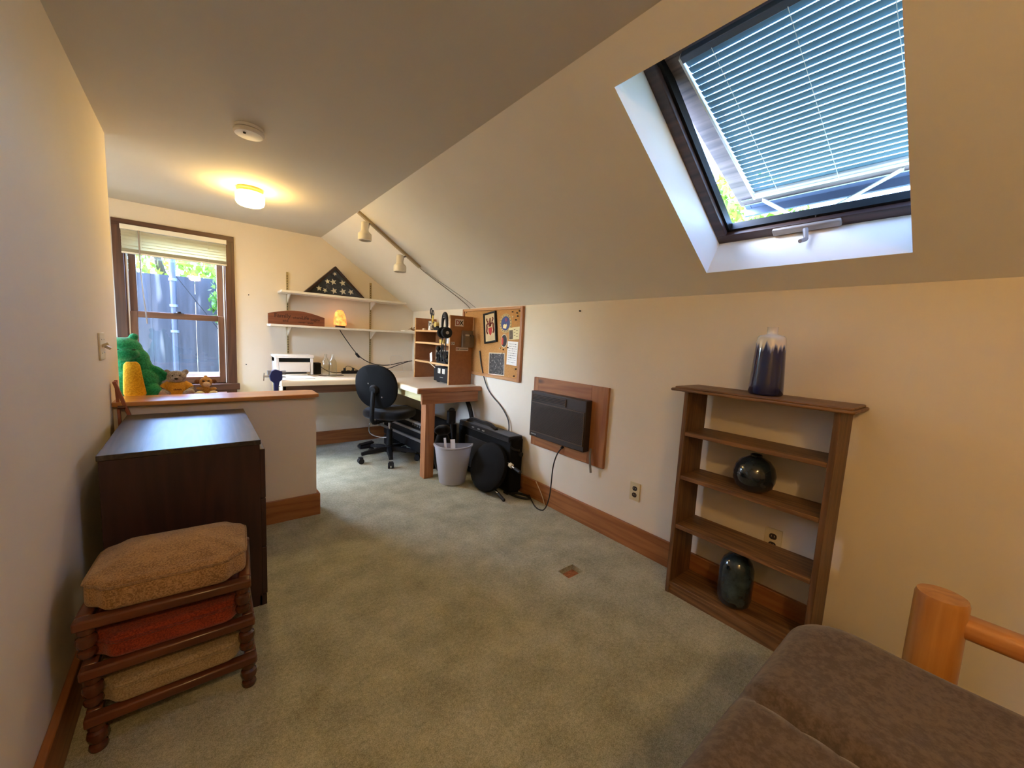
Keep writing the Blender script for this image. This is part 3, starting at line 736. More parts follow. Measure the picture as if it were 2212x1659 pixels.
# dark photograph
rd = rot2(2.76, 1.02, math.radians(2))
ph = thing('dark_photograph', 'dark black and white photograph low on the cork board', 'photo', (CXb, 2.76, 1.02))
part('border', MB().bx(-.115, .115, -.098, .098, 0, .0015, rd), plain('photo_border', (222, 206, 182), .6), ph)
def photo_mat():
    m, t, b = base_mat('grainy_photo'); v = tex_vec(t); n = noise(t, v, 55, 5, .7)
    t.links.new(ramp(t, n, [(.4, lin((26, 24, 24))), (.58, lin((86, 78, 70))), (.72, lin((206, 200, 190)))]), b.inputs['Base Color']); b.inputs['Roughness'].default_value = .4; return m
part('image', MB().bx(-.107, .107, -.09, .09, .0016, .002, rd), photo_mat(), ph)
tp = [(3.28, 1.475), (2.56, 1.465), (2.50, 1.455), (2.49, 1.43), (2.55, 1.425), (2.51, 1.40), (2.60, 1.17), (2.66, 1.15), (2.71, 1.16), (2.48, 1.0), (2.50, .94), (2.47, 1.47), (2.68, 1.12)]
for i, (y, z) in enumerate(tp):
    o = single('push_pin', MB().lathe([(.0015, 0), (.0015, .004), (.006, .005), (.004, .009), (.006, .014), (.001, .0145)], (CXb, y, z), (-1, 0, 0), 10), M['black'] if i % 4 else M['ivory'], 'small push pin stuck in the bare cork', 'pin', (CXb, y, z), group='push pins in the cork board')

# ------------------------------------------------------------------ L-shaped desk
dk = thing('corner_desk', 'L-shaped built-in corner desk with white laminate top and wooden end', 'desk', (1.3, 3.7, 0))
DZ = .795
def flat(x, y, d): return (x, y, d)
lam = [(.553, 3.765), (1.435, 3.765), (1.435, 3.01), (W - .002, 3.01), (W - .002, D - .002), (.553, D - .002)]
top = part('worktop', MB().prism(lam, flat, DZ - .02, DZ), M['laminate'], dk)
def nose(mb, fn, l0, l1):
    pr_ = [(0, 0), (.010, -.001), (.017, -.006), (.021, -.014), (.021, -.045), (.017, -.045), (.017, -.016), (.012, -.008), (0, -.006)]
    return mb.prism(pr_, fn, l0, l1)
f = MB(); nose(f, lambda u, v, d: (d, 3.765 - u, DZ + v), .545, 1.437)
part('front_nosing', f, M['nosing'], dk, label='rounded cream front edge')
f = MB(); nose(f, lambda u, v, d: (1.435 - u, d, DZ + v), 3.0, 3.765)
part('front_nosing', f, M['nosing'], dk, label='rounded cream front edge')
part('end_trim', MB().bx(1.416, W - .002, 2.985, 3.012, DZ - .045, DZ - .002), M['desk_wood_x'], dk, bevel=.008)
part('apron', MB().bx(.56, 1.46, 3.80, 3.82, .675, DZ - .02), M['desk_dark'], dk, label='brown board under the far worktop')
part('apron', MB().bx(1.462, W - .03, 3.0, 3.03, .655, .752), M['desk_wood_x'], dk, bevel=.003)
part('apron', MB().bx(1.465, 1.485, 3.03, 3.80, .68, DZ - .02), M['apron_light'], dk, label='pale wood board under the side worktop')
part('leg', MB().bx(1.50, 1.588, 3.005, 3.093, 0, .66), M['desk_wood_z'], dk, bevel=.003)
part('end_bracket', MB().prism([(3.8, .64), (3.8, DZ - .02), (4.48, DZ - .02), (4.48, .45)], lambda y, z, d: (d, y, z), .565, .585), M['apron_light'], dk)
part('leg', MB().bx(.60, .66, 4.30, 4.36, 0, .775), M['desk_wood_z'], dk)

# vise clamped on the desk's left end
vz = thing('bench_vise', 'small blue bench vise clamped to the left end of the desk', 'vise', (.52, 3.79, .70))
M['vise'] = plain('blue_enamel', (28, 36, 84), .35, var=.1)
yv = 3.80
part('body', MB().prism([(-.035, .02), (-.045, .06), (-.03, .10), (.0, .115), (.04, .10), (.05, .10), (.05, .03), (.03, .01), (.01, -.09), (.04, -.09), (.04, -.105), (-.012, -.105), (-.012, .0)], lambda u, v, d: (.505 + u, d, DZ + v - .02), yv - .025, yv + .025), M['vise'], vz, bevel=.004)
f = MB()
for z in (.025, .05, .075): f.bx(.55, .582, yv - .02, yv + .02, DZ + z, DZ + z + .008)
part('jaw', f, M['silver'], vz)
part('jaw', MB().bx(.448, .474, yv - .02, yv + .02, DZ + .05, DZ + .085), M['silver'], vz)
part('screw', MB().cyl((.42, yv, DZ + .035), (.47, yv, DZ + .035), .008, seg=12).tube([(.427, yv, DZ + .065), (.425, yv, DZ + .035), (.422, yv, DZ + .0)], .004, 8), M['chrome'], vz)
part('clamp_screw', MB().cyl((.528, yv, DZ - .16), (.528, yv, DZ - .06), .006, seg=12).cyl((.528, yv, DZ - .055), (.528, yv, DZ - .048), .014), M['chrome'], vz)

# printer
pr = thing('printer', 'white laser printer at the left end of the desk', 'printer', (.72, 4.25, DZ))
x0, x1, y0, y1 = .565, .882, 4.20, 4.46
f = MB().bx(x0, x1, y0 + .02, y1, DZ + .004, DZ + .125).bx(x0, x0 + .025, y0, y0 + .02, DZ + .004, DZ + .165).bx(x1 - .025, x1, y0, y0 + .02, DZ + .004, DZ + .165)
f.bx(x0, x1, y0 + .09, y1, DZ + .12, DZ + .165).bx(x0, x0 + .02, y0 + .02, y1, DZ + .12, DZ + .165).bx(x1 - .02, x1, y0 + .02, y1, DZ + .12, DZ + .165)
part('body', f, M['white'], pr, bevel=.004)
part('front_panel', MB().bx(x0 + .027, x1 - .027, y0 - .004, y0 + .02, DZ + .03, DZ + .125), plain('panel_white', (226, 218, 206), .4, var=.02), pr, bevel=.004)
part('output_slot', MB().bx(x0 + .02, x1 - .02, y0 + .03, y0 + .09, DZ + .126, DZ + .162), M['black'], pr)
part('lid', MB().bx(x0 - .01, x1 + .008, y0 - .008, y1, DZ + .165, DZ + .192), M['white'], pr, bevel=.006)
part('paper_slot', MB().bx(x0 + .05, x1 - .06, y0 - .005, y0 + .01, DZ + .018, DZ + .026), M['black'], pr)
part('paper_tray', MB().bx(x0 + .03, x1 - .06, y0 - .06, y0, DZ + .001, DZ + .012), M['white'], pr, bevel=.003)
ps = MB().bx(.585, .83, 3.88, 4.13, DZ, DZ + .005)
single('paper_sheets', ps, M['paper'], 'sheets of white paper on the desk in front of the printer', 'paper', (.7, 4.0, DZ))
bxk = thing('black_speaker', 'small black box speaker beside the printer', 'speaker', (.93, 4.30, DZ))
part('cabinet', MB().bx(.897, .965, 4.25, 4.34, DZ, DZ + .115), M['black'], bxk, bevel=.006)
part('grille', MB().bx(.903, .959, 4.246, 4.25, DZ + .01, DZ + .105), M['black_cloth'], bxk)

# glass bottles
M['bottle'] = None
def glass(name, col, rough=.02):
    m, t, b = base_mat(name); b.inputs['Base Color'].default_value = lin(col); b.inputs['Roughness'].default_value = rough
    b.inputs['Transmission Weight'].default_value = 1; b.inputs['IOR'].default_value = 1.45; return m
M['bottle'] = M['glass_pane']
def bottle(x, y, label):
    t = thing('glass_bottle', label, 'bottle', (x, y, DZ), group='clear glass bottles on the desk')
    o_ = [(.001, .001), (.033, .001), (.037, .006), (.037, .115), (.033, .14), (.019, .168), (.0125, .182), (.0125, .204), (.015, .206), (.015, .213), (.012, .214)]
    i_ = [(.0105, .213), (.0105, .182), (.017, .166), (.031, .139), (.0345, .115), (.0345, .008), (.001, .006)]
    part('glass', MB().lathe(o_ + i_, (x, y, DZ), seg=28), M['bottle'], t)
    return t
b_ = bottle(.965, 4.075, 'left one of two clear glass bottles on the desk')
dup(b_, (1.022, 4.045, DZ), 0, 'right one of two clear glass bottles on the desk')
single('dark_mat', MB().bx(.92, 1.14, 4.10, 4.17, DZ, DZ + .004), plain('dark_leather', (60, 36, 34), .6), 'dark flat leather mat behind the glass bottles', 'mat', (1.0, 4.1, DZ))
# cables on the desk
pb = thing('power_strip', 'black power strip among cables on the desk behind the chair', 'power strip', (1.25, 4.30, DZ))
part('body', MB().bx(1.17, 1.36, 4.27, 4.315, DZ, DZ + .03), M['black'], pb, bevel=.004)
f = MB()
for q in range(4): f.bx(1.185 + q * .042, 1.21 + q * .042, 4.277, 4.305, DZ + .03, DZ + .034)
part('socket', f, M['rubber'], pb)
for q in (1.20, 1.285): part('plug', MB().cyl((q, 4.29, DZ + .034), (q, 4.29, DZ + .06), .012), M['rubber'], pb)
f = MB().tube([(1.17, 4.29, DZ + .012), (1.10, 4.31, DZ + .01), (1.05, 4.36, DZ + .02), (1.0, 4.42, DZ + .06), (.99, 4.47, DZ + .09)], .004, 8, smoothn=2)
single('desk_cable', f, M['cord'], 'black cable running left from the power strip on the desk', 'cable', (1.17, 4.29, DZ))
f = MB().tube([(1.20, 4.29, DZ + .055), (1.24, 4.34, DZ + .085), (1.33, 4.40, DZ + .045), (1.40, 4.44, DZ + .01)], .0035, 8, smoothn=2)
single('adapter_cable', f, M['cord_grey'], 'brownish thin cable arching over the power strip', 'cable', (1.2, 4.29, DZ))
f = MB().tube([(1.76, 4.46, DZ + .003), (1.75, 4.46, DZ + .17), (1.78, 4.46, DZ + .19), (1.88, 4.46, DZ + .195), (1.91, 4.46, DZ + .17), (1.92, 4.46, DZ + .003)], .003, 6, smoothn=1)
f.tube([(1.75, 4.46, DZ + .003), (1.75, 4.40, DZ + .003), (1.92, 4.40, DZ + .003), (1.92, 4.46, DZ + .003)], .003, 6)
single('wire_stand', f, M['white_metal'], 'white bent wire stand against the far wall on the desk', 'stand', (1.84, 4.46, DZ))

# ------------------------------------------------------------------ office chair
FA = math.atan2(.60, .80)          # facing
ch = thing('office_chair', 'black armless swivel office chair pulled up to the corner desk', 'chair', (1.45, 3.67, 0), FA - PI / 2)
# local: +y is forward
f = MB()
for k in range(5):
    a = PI + 2 * PI * k / 5 - (FA - PI / 2)
    e = Vector((.27 * math.cos(a), .27 * math.sin(a), .072)); r0 = Vector((.03 * math.cos(a), .03 * math.sin(a), .115))
    sx_ = Vector((-math.sin(a), math.cos(a), 0))
    prof = []
    for q in range(6):
        t = q / 5; c = r0.lerp(e, t) + Vector((0, 0, .02 * math.sin(PI * t * .5) - .0 * t)); wd = .03 - .012 * t; th = .022 - .008 * t
        prof.append([c + sx_ * wd - Vector((0, 0, th)), c + sx_ * wd * .7 + Vector((0, 0, th)), c - sx_ * wd * .7 + Vector((0, 0, th)), c - sx_ * wd - Vector((0, 0, th))])
    f.rings(prof, smooth=False)
f.cyl((0, 0, .085), (0, 0, .15), .045, .038)
base = part('star_base', f, M['black'], ch, local=True, bevel=.003)
for k in range(5):
    a = PI + 2 * PI * k / 5 - (FA - PI / 2); c = Vector((.275 * math.cos(a), .275 * math.sin(a), .027)); sx_ = Vector((-math.sin(a), math.cos(a), 0))
    q = MB().cyl(c - sx_ * .026, c - sx_ * .006, .027, seg=18).cyl(c + sx_ * .006, c + sx_ * .026, .027, seg=18)
    q.bx(-.018, .018, -.02, .02, .018, .052, lambda x, y, z, c=c, sx_=sx_, a=a: Vector((c.x, c.y, z + .01)) + Vector((math.cos(a), math.sin(a), 0)) * x + sx_ * y)
    part('caster', q, M['rubber'], base, local=True, bevel=.002)
part('gas_lift', MB().cyl((0, 0, .12), (0, 0, .31), .032, .028), M['black'], ch, local=True)
part('piston', MB().cyl((0, 0, .31), (0, 0, .42), .013), M['chrome'], ch, local=True, label='chrome piston')
part('mechanism', MB().bx(-.08, .08, -.12, .12, .40, .44).bx(-.03, .03, -.24, -.08, .405, .43), M['black'], ch, local=True, bevel=.004)
def oval(a, b, n=40, p=2.6):
    o = []
    for k in range(n):
        t = 2 * PI * k / n; c_, s_ = math.cos(t), math.sin(t)
        o.append((a * abs(c_) ** (2 / p) * (1 if c_ > 0 else -1), b * abs(s_) ** (2 / p) * (1 if s_ > 0 else -1)))
    return o
part('seat', MB().cushion(oval(.235, .225), .435, .515, .034, .012, zfn=lambda x, y, k: .03 * max(0, -y) * 0), M['black_cloth'], ch, local=True)
tl = math.radians(8)
def BK(u, v, d): return Vector((u, -.205 - d * math.cos(tl) - v * math.sin(tl) - .10 * (u * u) * -1.2, .545 + v * math.cos(tl) - d * math.sin(tl)))
ol = []
for k in range(44):
    t = 2 * PI * k / 44; c_, s_ = math.cos(t), math.sin(t)
    u = .215 * abs(c_) ** (2 / 2.4) * (1 if c_ > 0 else -1); v = .205 * abs(s_) ** (2 / 2.4) * (1 if s_ > 0 else -1)
    u *= 1 - .10 * (v / .205 < 0) * (v / -.205) ** 2
    ol.append((u, v + .205))
f = MB()
R = []
for sc_, d in ((.2, -.032), (.8, -.030), (.95, -.022), (1.0, 0), (.985, .014), (.94, .022), (.5, .03), (.1, .034)):
    R.append([BK(u * sc_, .205 + (v - .205) * sc_, d) for u, v in ol])
f.rings(R)
bk = part('backrest', f, M['black_vinyl'], ch, local=True)
part('adjustment_knob', MB().lathe([(.042, 0), (.044, .012), (.036, .02), (.03, .034), (.012, .036)], BK(0, .19, .03), BK(0, .19, 1) - BK(0, .19, 0), 24), M['black'], bk, local=True)
for q in ((.07, .12), (-.06, .24)): part('bolt', MB().ball(BK(q[0], q[1], .03), .007), M['silver'], bk, local=True)
part('back_strut', MB().tube([(0, -.20, .415), (0, -.285, .42), (0, -.30, .50), BK(0, .19, .045)], .02, 10, smoothn=2), M['black'], ch, local=True)
part('height_lever', MB().tube([(-.06, -.02, .415), (-.16, -.03, .41), (-.23, -.035, .405)], .006, 8), M['silver'], ch, local=True)

# ------------------------------------------------------------------ gear under the desk
kb = thing('keyboard_case', 'black keyboard on a folded silver-railed stand under the desk', 'keyboard', (1.75, 3.6, 0))
part('body', MB().bx(1.63, 1.9, 3.15, 4.3, .11, .42), M['black'], kb, bevel=.01)
for (za, zb) in ((.205, .26), (.30, .345), (.39, .415)):
    part('rail', MB().bar((1.605, 4.32, za), (1.605, 3.1, zb), .02, .022), M['silver'], kb)
for q in range(6): part('knob', MB().cyl((1.63, 3.25 + q * .05, .375), (1.612, 3.25 + q * .05, .375), .010, seg=12), M['silver'], kb)
for q in (3.2, 4.2): part('foot', MB().bx(1.62, 1.9, q, q + .06, 0, .10), M['rubber'], kb)
part('end_clamp', MB().bx(1.57, 1.62, 4.30, 4.37, .20, .26), M['silver'], kb)
part('pedal_hook', MB().tube([(1.43, 4.18, .27), (1.42, 4.19, .20), (1.44, 4.18, .14), (1.52, 4.12, .11), (1.62, 4.0, .13)], .008, 8, smoothn=2), M['chrome'], kb)
fp = thing('foot_pedal', 'small black foot pedal on the carpet under the desk', 'pedal', (1.40, 4.19, 0))
part('base', MB().bx(1.32, 1.48, 4.14, 4.24, 0, .03), M['rubber'], fp, bevel=.005)
part('plate', MB().bar((1.33, 4.19, .035), (1.47, 4.19, .055), .07, .012), M['black'], fp)

am = thing('instrument_case', 'black padded instrument case standing against the right wall', 'case', (1.94, 2.72, 0))
f = MB().bx(1.90, 2.03, 2.33, 3.12, .02, .455)
part('body', f, M['black_vinyl'], am, bevel=.014)
part('lid_flap', MB().bx(1.892, 2.034, 2.345, 3.10, .425, .475), M['black_cloth'], am, bevel=.01)
f = MB().tube([(1.94, 3.02, .47), (1.93, 2.94, .512), (1.94, 2.8, .50), (1.94, 2.68, .512), (1.94, 2.58, .478)], .018, 8, smoothn=2)
part('strap', f, M['black_cloth'], am)
part('pocket', MB().bx(1.885, 1.902, 2.62, 2.98, .08, .36), M['black_cloth'], am, bevel=.01)
f = MB()
for y in (2.86, 2.77, 2.70): part('buckle', MB().bx(1.887, 1.892, y - .016, y + .016, .446, .456), M['silver'], am)
part('side_knob', MB().cyl((1.995, 2.335, .33), (1.995, 2.305, .33), .02, seg=16), M['rubber'], am)
part('side_handle', MB().tube([(1.90, 2.33, .40), (1.91, 2.315, .385), (1.97, 2.31, .365), (1.99, 2.33, .36)], .008, 8, smoothn=1), M['rubber'], am)
for q in (2.35, 3.05): part('foot', MB().bx(1.905, 2.02, q, q + .05, 0, .02), M['rubber'], am)
f = MB().tube([(1.90, 2.36, .02), (1.93, 2.25, .012), (1.98, 2.17, .012), (2.02, 2.20, .012), (1.99, 2.31, .012), (1.93, 2.33, .012)], .009, 8, smoothn=2)
single('coiled_cable', f, M['cord'], 'black coiled cable on the carpet beside the instrument case', 'cable', (1.95, 2.25, .01))

st_ = thing('folded_stand', 'folded black stand with a clamp head behind the waste bin', 'stand', (1.74, 3.0, 0))
part('pole', MB().tube([(1.735, 2.93, .0), (1.745, 2.95, .3), (1.745, 3.0, .52)], .014, 10), M['black'], st_)
part('head', MB().bx(1.715, 1.785, 2.98, 3.03, .47, .585).ball((1.75, 3.0, .59), .03, (1, .7, .7)), M['black'], st_, bevel=.008)
part('leg', MB().tube([(1.74, 2.94, .18), (1.71, 2.90, .008)], .008, 8), M['black'], st_)
part('leg', MB().tube([(1.74, 2.94, .18), (1.79, 2.91, .008)], .008, 8), M['black'], st_)
bg = thing('soft_bag', 'black soft bag slumped on the floor behind the desk leg', 'bag', (1.74, 3.1, 0))
part('body', MB().ball((1.70, 3.06, .20), .20, (.40, .40, 1.0)), M['black_cloth'], bg, mods=None)
part('flap', MB().ball((1.70, 3.06, .40), .08, (1.0, .8, .6)), M['black_cloth'], bg)
ct = MB().tube([(2.0, 3.05, .475), (2.01, 3.08, .51), (2.005, 3.1, .57), (1.99, 3.13, .64)], .021, 10, smoothn=2)
single('black_tube', ct, M['rubber'], 'short bent black tube standing up behind the instrument case', 'tube', (2.0, 3.1, .5))

# round stool lying on its side
ds = thing('round_stool', 'round black padded stool lying on its side by the instrument case', 'stool', (1.80, 2.45, 0))
nrm = Vector((-.94, -.10, .32)).normalized(); cc = Vector((1.797, 2.486, .212))
part('seat', MB().lathe([(.001, .026), (.12, .024), (.17, .018), (.192, .006), (.198, -.008), (.196, -.026), (.186, -.036), (.10, -.038), (.001, -.038)], cc, nrm, 44), M['black_vinyl'], ds)
part('seat_plate', MB().lathe([(.09, -.038), (.09, -.046), (.001, -.047)], cc, nrm, 28), M['black'], ds)
part('post', MB().cyl(cc - nrm * .045, cc - nrm * .11, .02, seg=14), M['black'], ds)
for p0, p1 in (((1.80, 2.49, .10), (1.791, 2.247, .02)), ((1.871, 2.362, .285), (1.871, 2.17, .248))):
    p0, p1 = Vector(p0), Vector(p1); m_ = p0.lerp(p1, .68)
    lg = part('leg', MB().cyl(p0, p1, .009, seg=12), M['chrome'], ds, label='chrome leg')
    part('rubber_tip', MB().cyl(m_, p1, .0125, seg=12).ball(p1, .0135), M['rubber'], lg)
part('leg_collar', MB().cyl(Vector((1.871, 2.362, .285)).lerp(Vector((1.871, 2.17, .248)), .36), Vector((1.871, 2.362, .285)).lerp(Vector((1.871, 2.17, .248)), .5), .018, seg=14), M['ivory'], ds)

# waste bin: flat back, bowed front
bn = thing('waste_bin', 'frosted white D-shaped waste bin beside the desk leg', 'bin', (1.66, 2.80, 0), -.53)
def dshape(s, z, inset=0):
    o = []; a, b = .158 * s - inset, .165 * s - inset
    for k in range(25): t = PI + PI * k / 24; o.append((a * math.cos(t), b * math.sin(t) + .04, z))
    for k in range(1, 8): o.append((a - 2 * a * k / 8, .04, z))
    return o
bm_ = translucent('frosted_plastic', (204, 202, 207), .35, (210, 208, 213), 8, .35)
f = MB(); R = [dshape(.66, .0, .02), dshape(.70, .004), dshape(.72, .02), dshape(.86, .17), dshape(1.0, .325), dshape(1.03, .33), dshape(1.03, .337), dshape(.97, .337), dshape(.96, .325), dshape(.82, .17), dshape(.68, .022), dshape(.6, .014)]
f.rings(R)
part('shell', f, bm_, bn, local=True)
f = MB(); R = [dshape(1.0, .322), dshape(1.06, .326), dshape(1.06, .338), dshape(.99, .338)]; f.rings(R, False, False)
part('rim', f, bm_, bn, local=True)
f = MB().bar((-.06, .005, .02), (-.05, .01, .36), .02, .003, (0, 1, 0)).bar((.0, .008, .02), (.01, .012, .35), .035, .003, (0, 1, 0))
single('paper_tag', MB().bar((1.63, 2.82, .03), (1.61, 2.86, .385), .02, .003, (.5, .86, 0)), M['paper'], 'narrow white paper tag sticking out of the waste bin', 'paper', (1.63, 2.82, .03))
single('paper_tag', MB().bar((1.68, 2.80, .03), (1.675, 2.84, .37), .04, .003, (.5, .86, 0)), M['paper'], 'wider white paper tag sticking out of the waste bin', 'paper', (1.68, 2.80, .03))
f.bm.free()

# ------------------------------------------------------------------ hutch on the desk and its contents
HX0, HX1, HYN, HYF = 1.79, 2.028, 3.14, 3.88
hu = thing('desk_hutch', 'brown board desk hutch with open shelves on the right wing', 'hutch', (1.9, 3.5, DZ))
part('side_panel', MB().bx(HX0, HX1, HYN, HYN + .018, DZ, 1.43), M['hutch'], hu)
part('side_panel', MB().bx(HX0, HX1, HYF - .018, HYF, DZ, 1.415), M['hutch'], hu)
part('back_panel', MB().bx(HX1 - .006, HX1, HYN + .018, HYF - .018, DZ + .30, 1.30), M['hutch'], hu)
for z in (1.292, 1.171, .982):
    s_ = part('shelf', MB().bx(HX0 + .006, HX1 - .006, HYN + .018, HYF - .018, z - .018, z), M['hutch'], hu)
    part('edge_strip', MB().bx(HX0, HX0 + .006, HYN + .018, HYF - .018, z - .018, z), M['hutch_edge'], s_)
part('edge_strip', MB().bx(HX0 - .004, HX0, HYN, HYN + .018, DZ, 1.43), M['hutch_edge'], hu)
part('edge_strip', MB().bx(HX0 - .004, HX0, HYF - .018, HYF, DZ, 1.415), M['hutch_edge'], hu)
# stickers and holder on the near panel
def NP(u, v, d): return (u, HYN - d, v)
def sticker(name, x0, x1, z0, z1, label, txt, size, ofs, bar_=None):
    t = thing(name, label, 'sticker', (x0, HYN, z0))
    part('backing', MB().bx(x0, x1, z0, z1, 0, .001, NP), plain('sticker_white', (226, 214, 206), .5), t)
    for (s_, m_, dx) in txt:
        part('letter', text_mesh(s_, size, lambda a, b, d, dx=dx: NP(x0 + ofs + dx + a, z0 + (z1 - z0 - size * .7) / 2 + b, .0015 + d), .0008), m_, t)
    if bar_: part('line', MB().bx(*bar_, 0, .0016, NP), M['black'], t)
RED = plain('red_ink', (150, 36, 44), .5)
sticker('large_sticker', 1.835, 1.925, 1.335, 1.40, 'largest white sticker reading DX near the top of the hutch side', [('D', RED, 0), ('X', M['black'], .04)], .058, .006)
sticker('small_sticker', 1.80, 1.838, 1.165, 1.19, 'smallest sticker with pale DX letters on the hutch side', [('D', M['black'], 0), ('X', M['black'], .017)], .025, .002)
sticker('strip_sticker', 1.853, 1.985, 1.112, 1.143, 'long narrow sticker reading DX low on the hutch side', [('D', RED, 0), ('X', M['black'], .017)], .024, .003, (1.895, 1.98, 1.124, 1.130))
ho = thing('document_holder', 'clear plastic wall pocket with a slip of paper on the hutch side', 'holder', (1.95, HYN, 1.15))
hm = plain('smoky_clear_plastic', (196, 178, 158), .25, var=.04, Transmission_Weight=.75)
part('pocket', MB().bx(1.905, 2.026, 1.145, 1.30, .001, .004, NP).bx(1.905, 2.026, 1.145, 1.25, .028, .031, NP).bx(1.905, 1.909, 1.145, 1.26, .004, .028, NP).bx(2.022, 2.026, 1.145, 1.26, .004, .028, NP).bx(1.909, 2.026, 1.145, 1.149, .004, .028, NP), hm, ho)
part('slip', MB().bx(1.945, 1.99, 1.165, 1.265, .006, .008, NP), plain('slip_paper', (206, 190, 168), .7), ho)
part('pen', MB().bx(1.997, 2.004, 1.17, 1.26, .006, .012, NP), M['black'], ho)
# pen cup and other bits on the top shelf
ZT = 1.292
pc = thing('pen_cup', 'patterned white pen cup holding scissors on the top hutch shelf', 'cup', (1.855, 3.63, ZT))
def cup_mat():
    m, t, b = base_mat('patterned_cup'); v = tex_vec(t); n = noise(t, v, 70, 3)
    t.links.new(ramp(t, n, [(.46, lin((70, 66, 64))), (.52, lin((224, 214, 188)))]), b.inputs['Base Color']); b.inputs['Roughness'].default_value = .35; return m
part('cup', MB().lathe([(.001, 0), (.036, 0), (.038, .004), (.038, .088), (.036, .09), (.034, .088), (.034, .008), (.001, .006)], (1.855, 3.63, ZT), seg=28), cup_mat(), pc)
sn_ = thing('scissors', 'black handled scissors standing in the pen cup', 'scissors', (1.855, 3.63, ZT + .01))
def loop(c, a, b, tilt):
    return [(c[0] + .0, c[1] - a * math.cos(t) * math.cos(tilt) + b * math.sin(t) * math.sin(tilt), c[2] + b * math.sin(t) * math.cos(tilt) + a * math.cos(t) * math.sin(tilt)) for t in [2 * PI * k / 20 for k in range(20)]]
part('handle', MB().tube(loop((1.855, 3.655, ZT + .19), .016, .03, -.1), .005, 8, True).tube([(1.855, 3.65, ZT + .162), (1.855, 3.64, ZT + .12)], .006, 8), M['rubber'], sn_)
part('handle', MB().tube(loop((1.855, 3.612, ZT + .172), .015, .026, .35), .005, 8, True).tube([(1.855, 3.622, ZT + .15), (1.855, 3.632, ZT + .12)], .006, 8), M['rubber'], sn_)
part('blade', MB().bar((1.855, 3.64, ZT + .012), (1.855, 3.638, ZT + .125), .012, .003, (1, 0, 0)), M['chrome'], sn_)
hl = thing('highlighter', 'yellow marker standing in the pen cup', 'marker', (1.845, 3.605, ZT + .01))
part('barrel', MB().cyl((1.85, 3.615, ZT + .012), (1.845, 3.596, ZT + .10), .008, seg=14), plain('yellow_plastic', (226, 200, 70), .4), hl)
part('cap', MB().cyl((1.845, 3.596, ZT + .10), (1.843, 3.588, ZT + .145), .009, seg=14), plain('yellow_cap', (236, 214, 96), .4), hl)
rl = thing('tape_dispenser', 'black tape dispenser beside the pen cup on the top hutch shelf', 'tape dispenser', (1.84, 3.50, ZT))
part('body', MB().prism([(-.055, 0), (.055, 0), (.055, .018), (.01, .03), (-.01, .05), (-.055, .055)], lambda u, v, d: (1.83 + d, 3.49 - u, ZT + v), 0, .03), M['black'], rl, bevel=.003)
part('roll', MB().cyl((1.829, 3.515, ZT + .055), (1.861, 3.515, ZT + .055), .026), plain('yellow_tape', (214, 190, 110), .4), rl)
gb = thing('glue_stick', 'small white glue stick in front of the pen cup', 'glue stick', (1.812, 3.585, ZT))
part('tube', MB().cyl((1.812, 3.585, ZT), (1.812, 3.585, ZT + .03), .011, seg=14), M['white'], gb)
part('cap', MB().cyl((1.812, 3.585, ZT + .03), (1.812, 3.585, ZT + .042), .0095, seg=14), M['white'], gb)
er = MB().bx(1.815, 1.84, 3.72, 3.765, ZT, ZT + .018)
single('eraser', er, plain('tan_rubber', (190, 160, 128), .7), 'small tan eraser at the left end of the top hutch shelf', 'eraser', (1.83, 3.74, ZT), bevel=.004)
mg = thing('patterned_mug', 'small printed mug behind the headphones on the top hutch shelf', 'mug', (1.93, 3.36, ZT))
part('body', MB().lathe([(.001, 0), (.034, 0), (.036, .08), (.033, .08), (.031, .006), (.001, .005)], (1.93, 3.36, ZT), seg=24), plain('printed_mug', (196, 170, 160), .4, var=.4, scale=60), mg)
part('handle', MB().tube([(1.93, 3.395, ZT + .065), (1.93, 3.42, ZT + .055), (1.93, 3.42, ZT + .03), (1.93, 3.395, ZT + .02)], .005, 8, smoothn=1), M['white'], mg)
# headphones hung from the top shelf
hp = thing('headphones', 'big black over-ear headphones hanging at the front of the hutch', 'headphones', (1.745, 3.19, 1.15))
hc = Vector((1.744, 3.165, 1.34)); ax = Vector((.25, .97, 0)).normalized(); 
def HP(u, v, d=0): return hc + ax * u + Vector((0, 0, v)) + Vector((-.97, .25, 0)).normalized() * d
part('headband', MB().tube([HP(.085, -.08), HP(.088, 0), HP(.07, .06), HP(.03, .098), HP(-.02, .10), HP(-.06, .07), HP(-.078, .0), HP(-.075, -.07)], [.009, .012, .014, .016, .016, .014, .012, .009], 10, smoothn=2), M['rubber'], hp)
part('pad', MB().tube([HP(.06, .05, 0), HP(.03, .082, 0), HP(-.02, .084, 0), HP(-.05, .055, 0)], .013, 10, smoothn=2), M['black_cloth'], hp)
for sgn in (1, -1):
    c = HP(sgn * .075, -.07); d = (ax * -sgn)
    e = part('ear_cup', MB().lathe([(.02, -.026), (.045, -.022), (.05, -.005), (.048, .002)], c, d, 26), M['black'], hp)
    part('ear_pad', MB().lathe([(.046, .002), (.052, .010), (.05, .022), (.04, .028), (.028, .022), (.025, .006)], c, d, 26), M['black_vinyl'], e)
    part('badge', MB().cyl(c - d * .026, c - d * .0285, .014, seg=16), M['silver'], e)
f = MB().tube([HP(.07, -.12), HP(.10, -.2), HP(.12, -.27), HP(.09, -.30), HP(.07, -.22), HP(.04, -.16), HP(.02, -.24), HP(-.01, -.31), HP(-.05, -.28), HP(-.05, -.2), HP(-.065, -.12)], .005, 8, smoothn=3)
part('cable', f, M['cord'], hp)
hs = thing('headphone_hook', 'metal hook bar carrying the headphones at the hutch front', 'hook', (1.79, 3.2, 1.42))
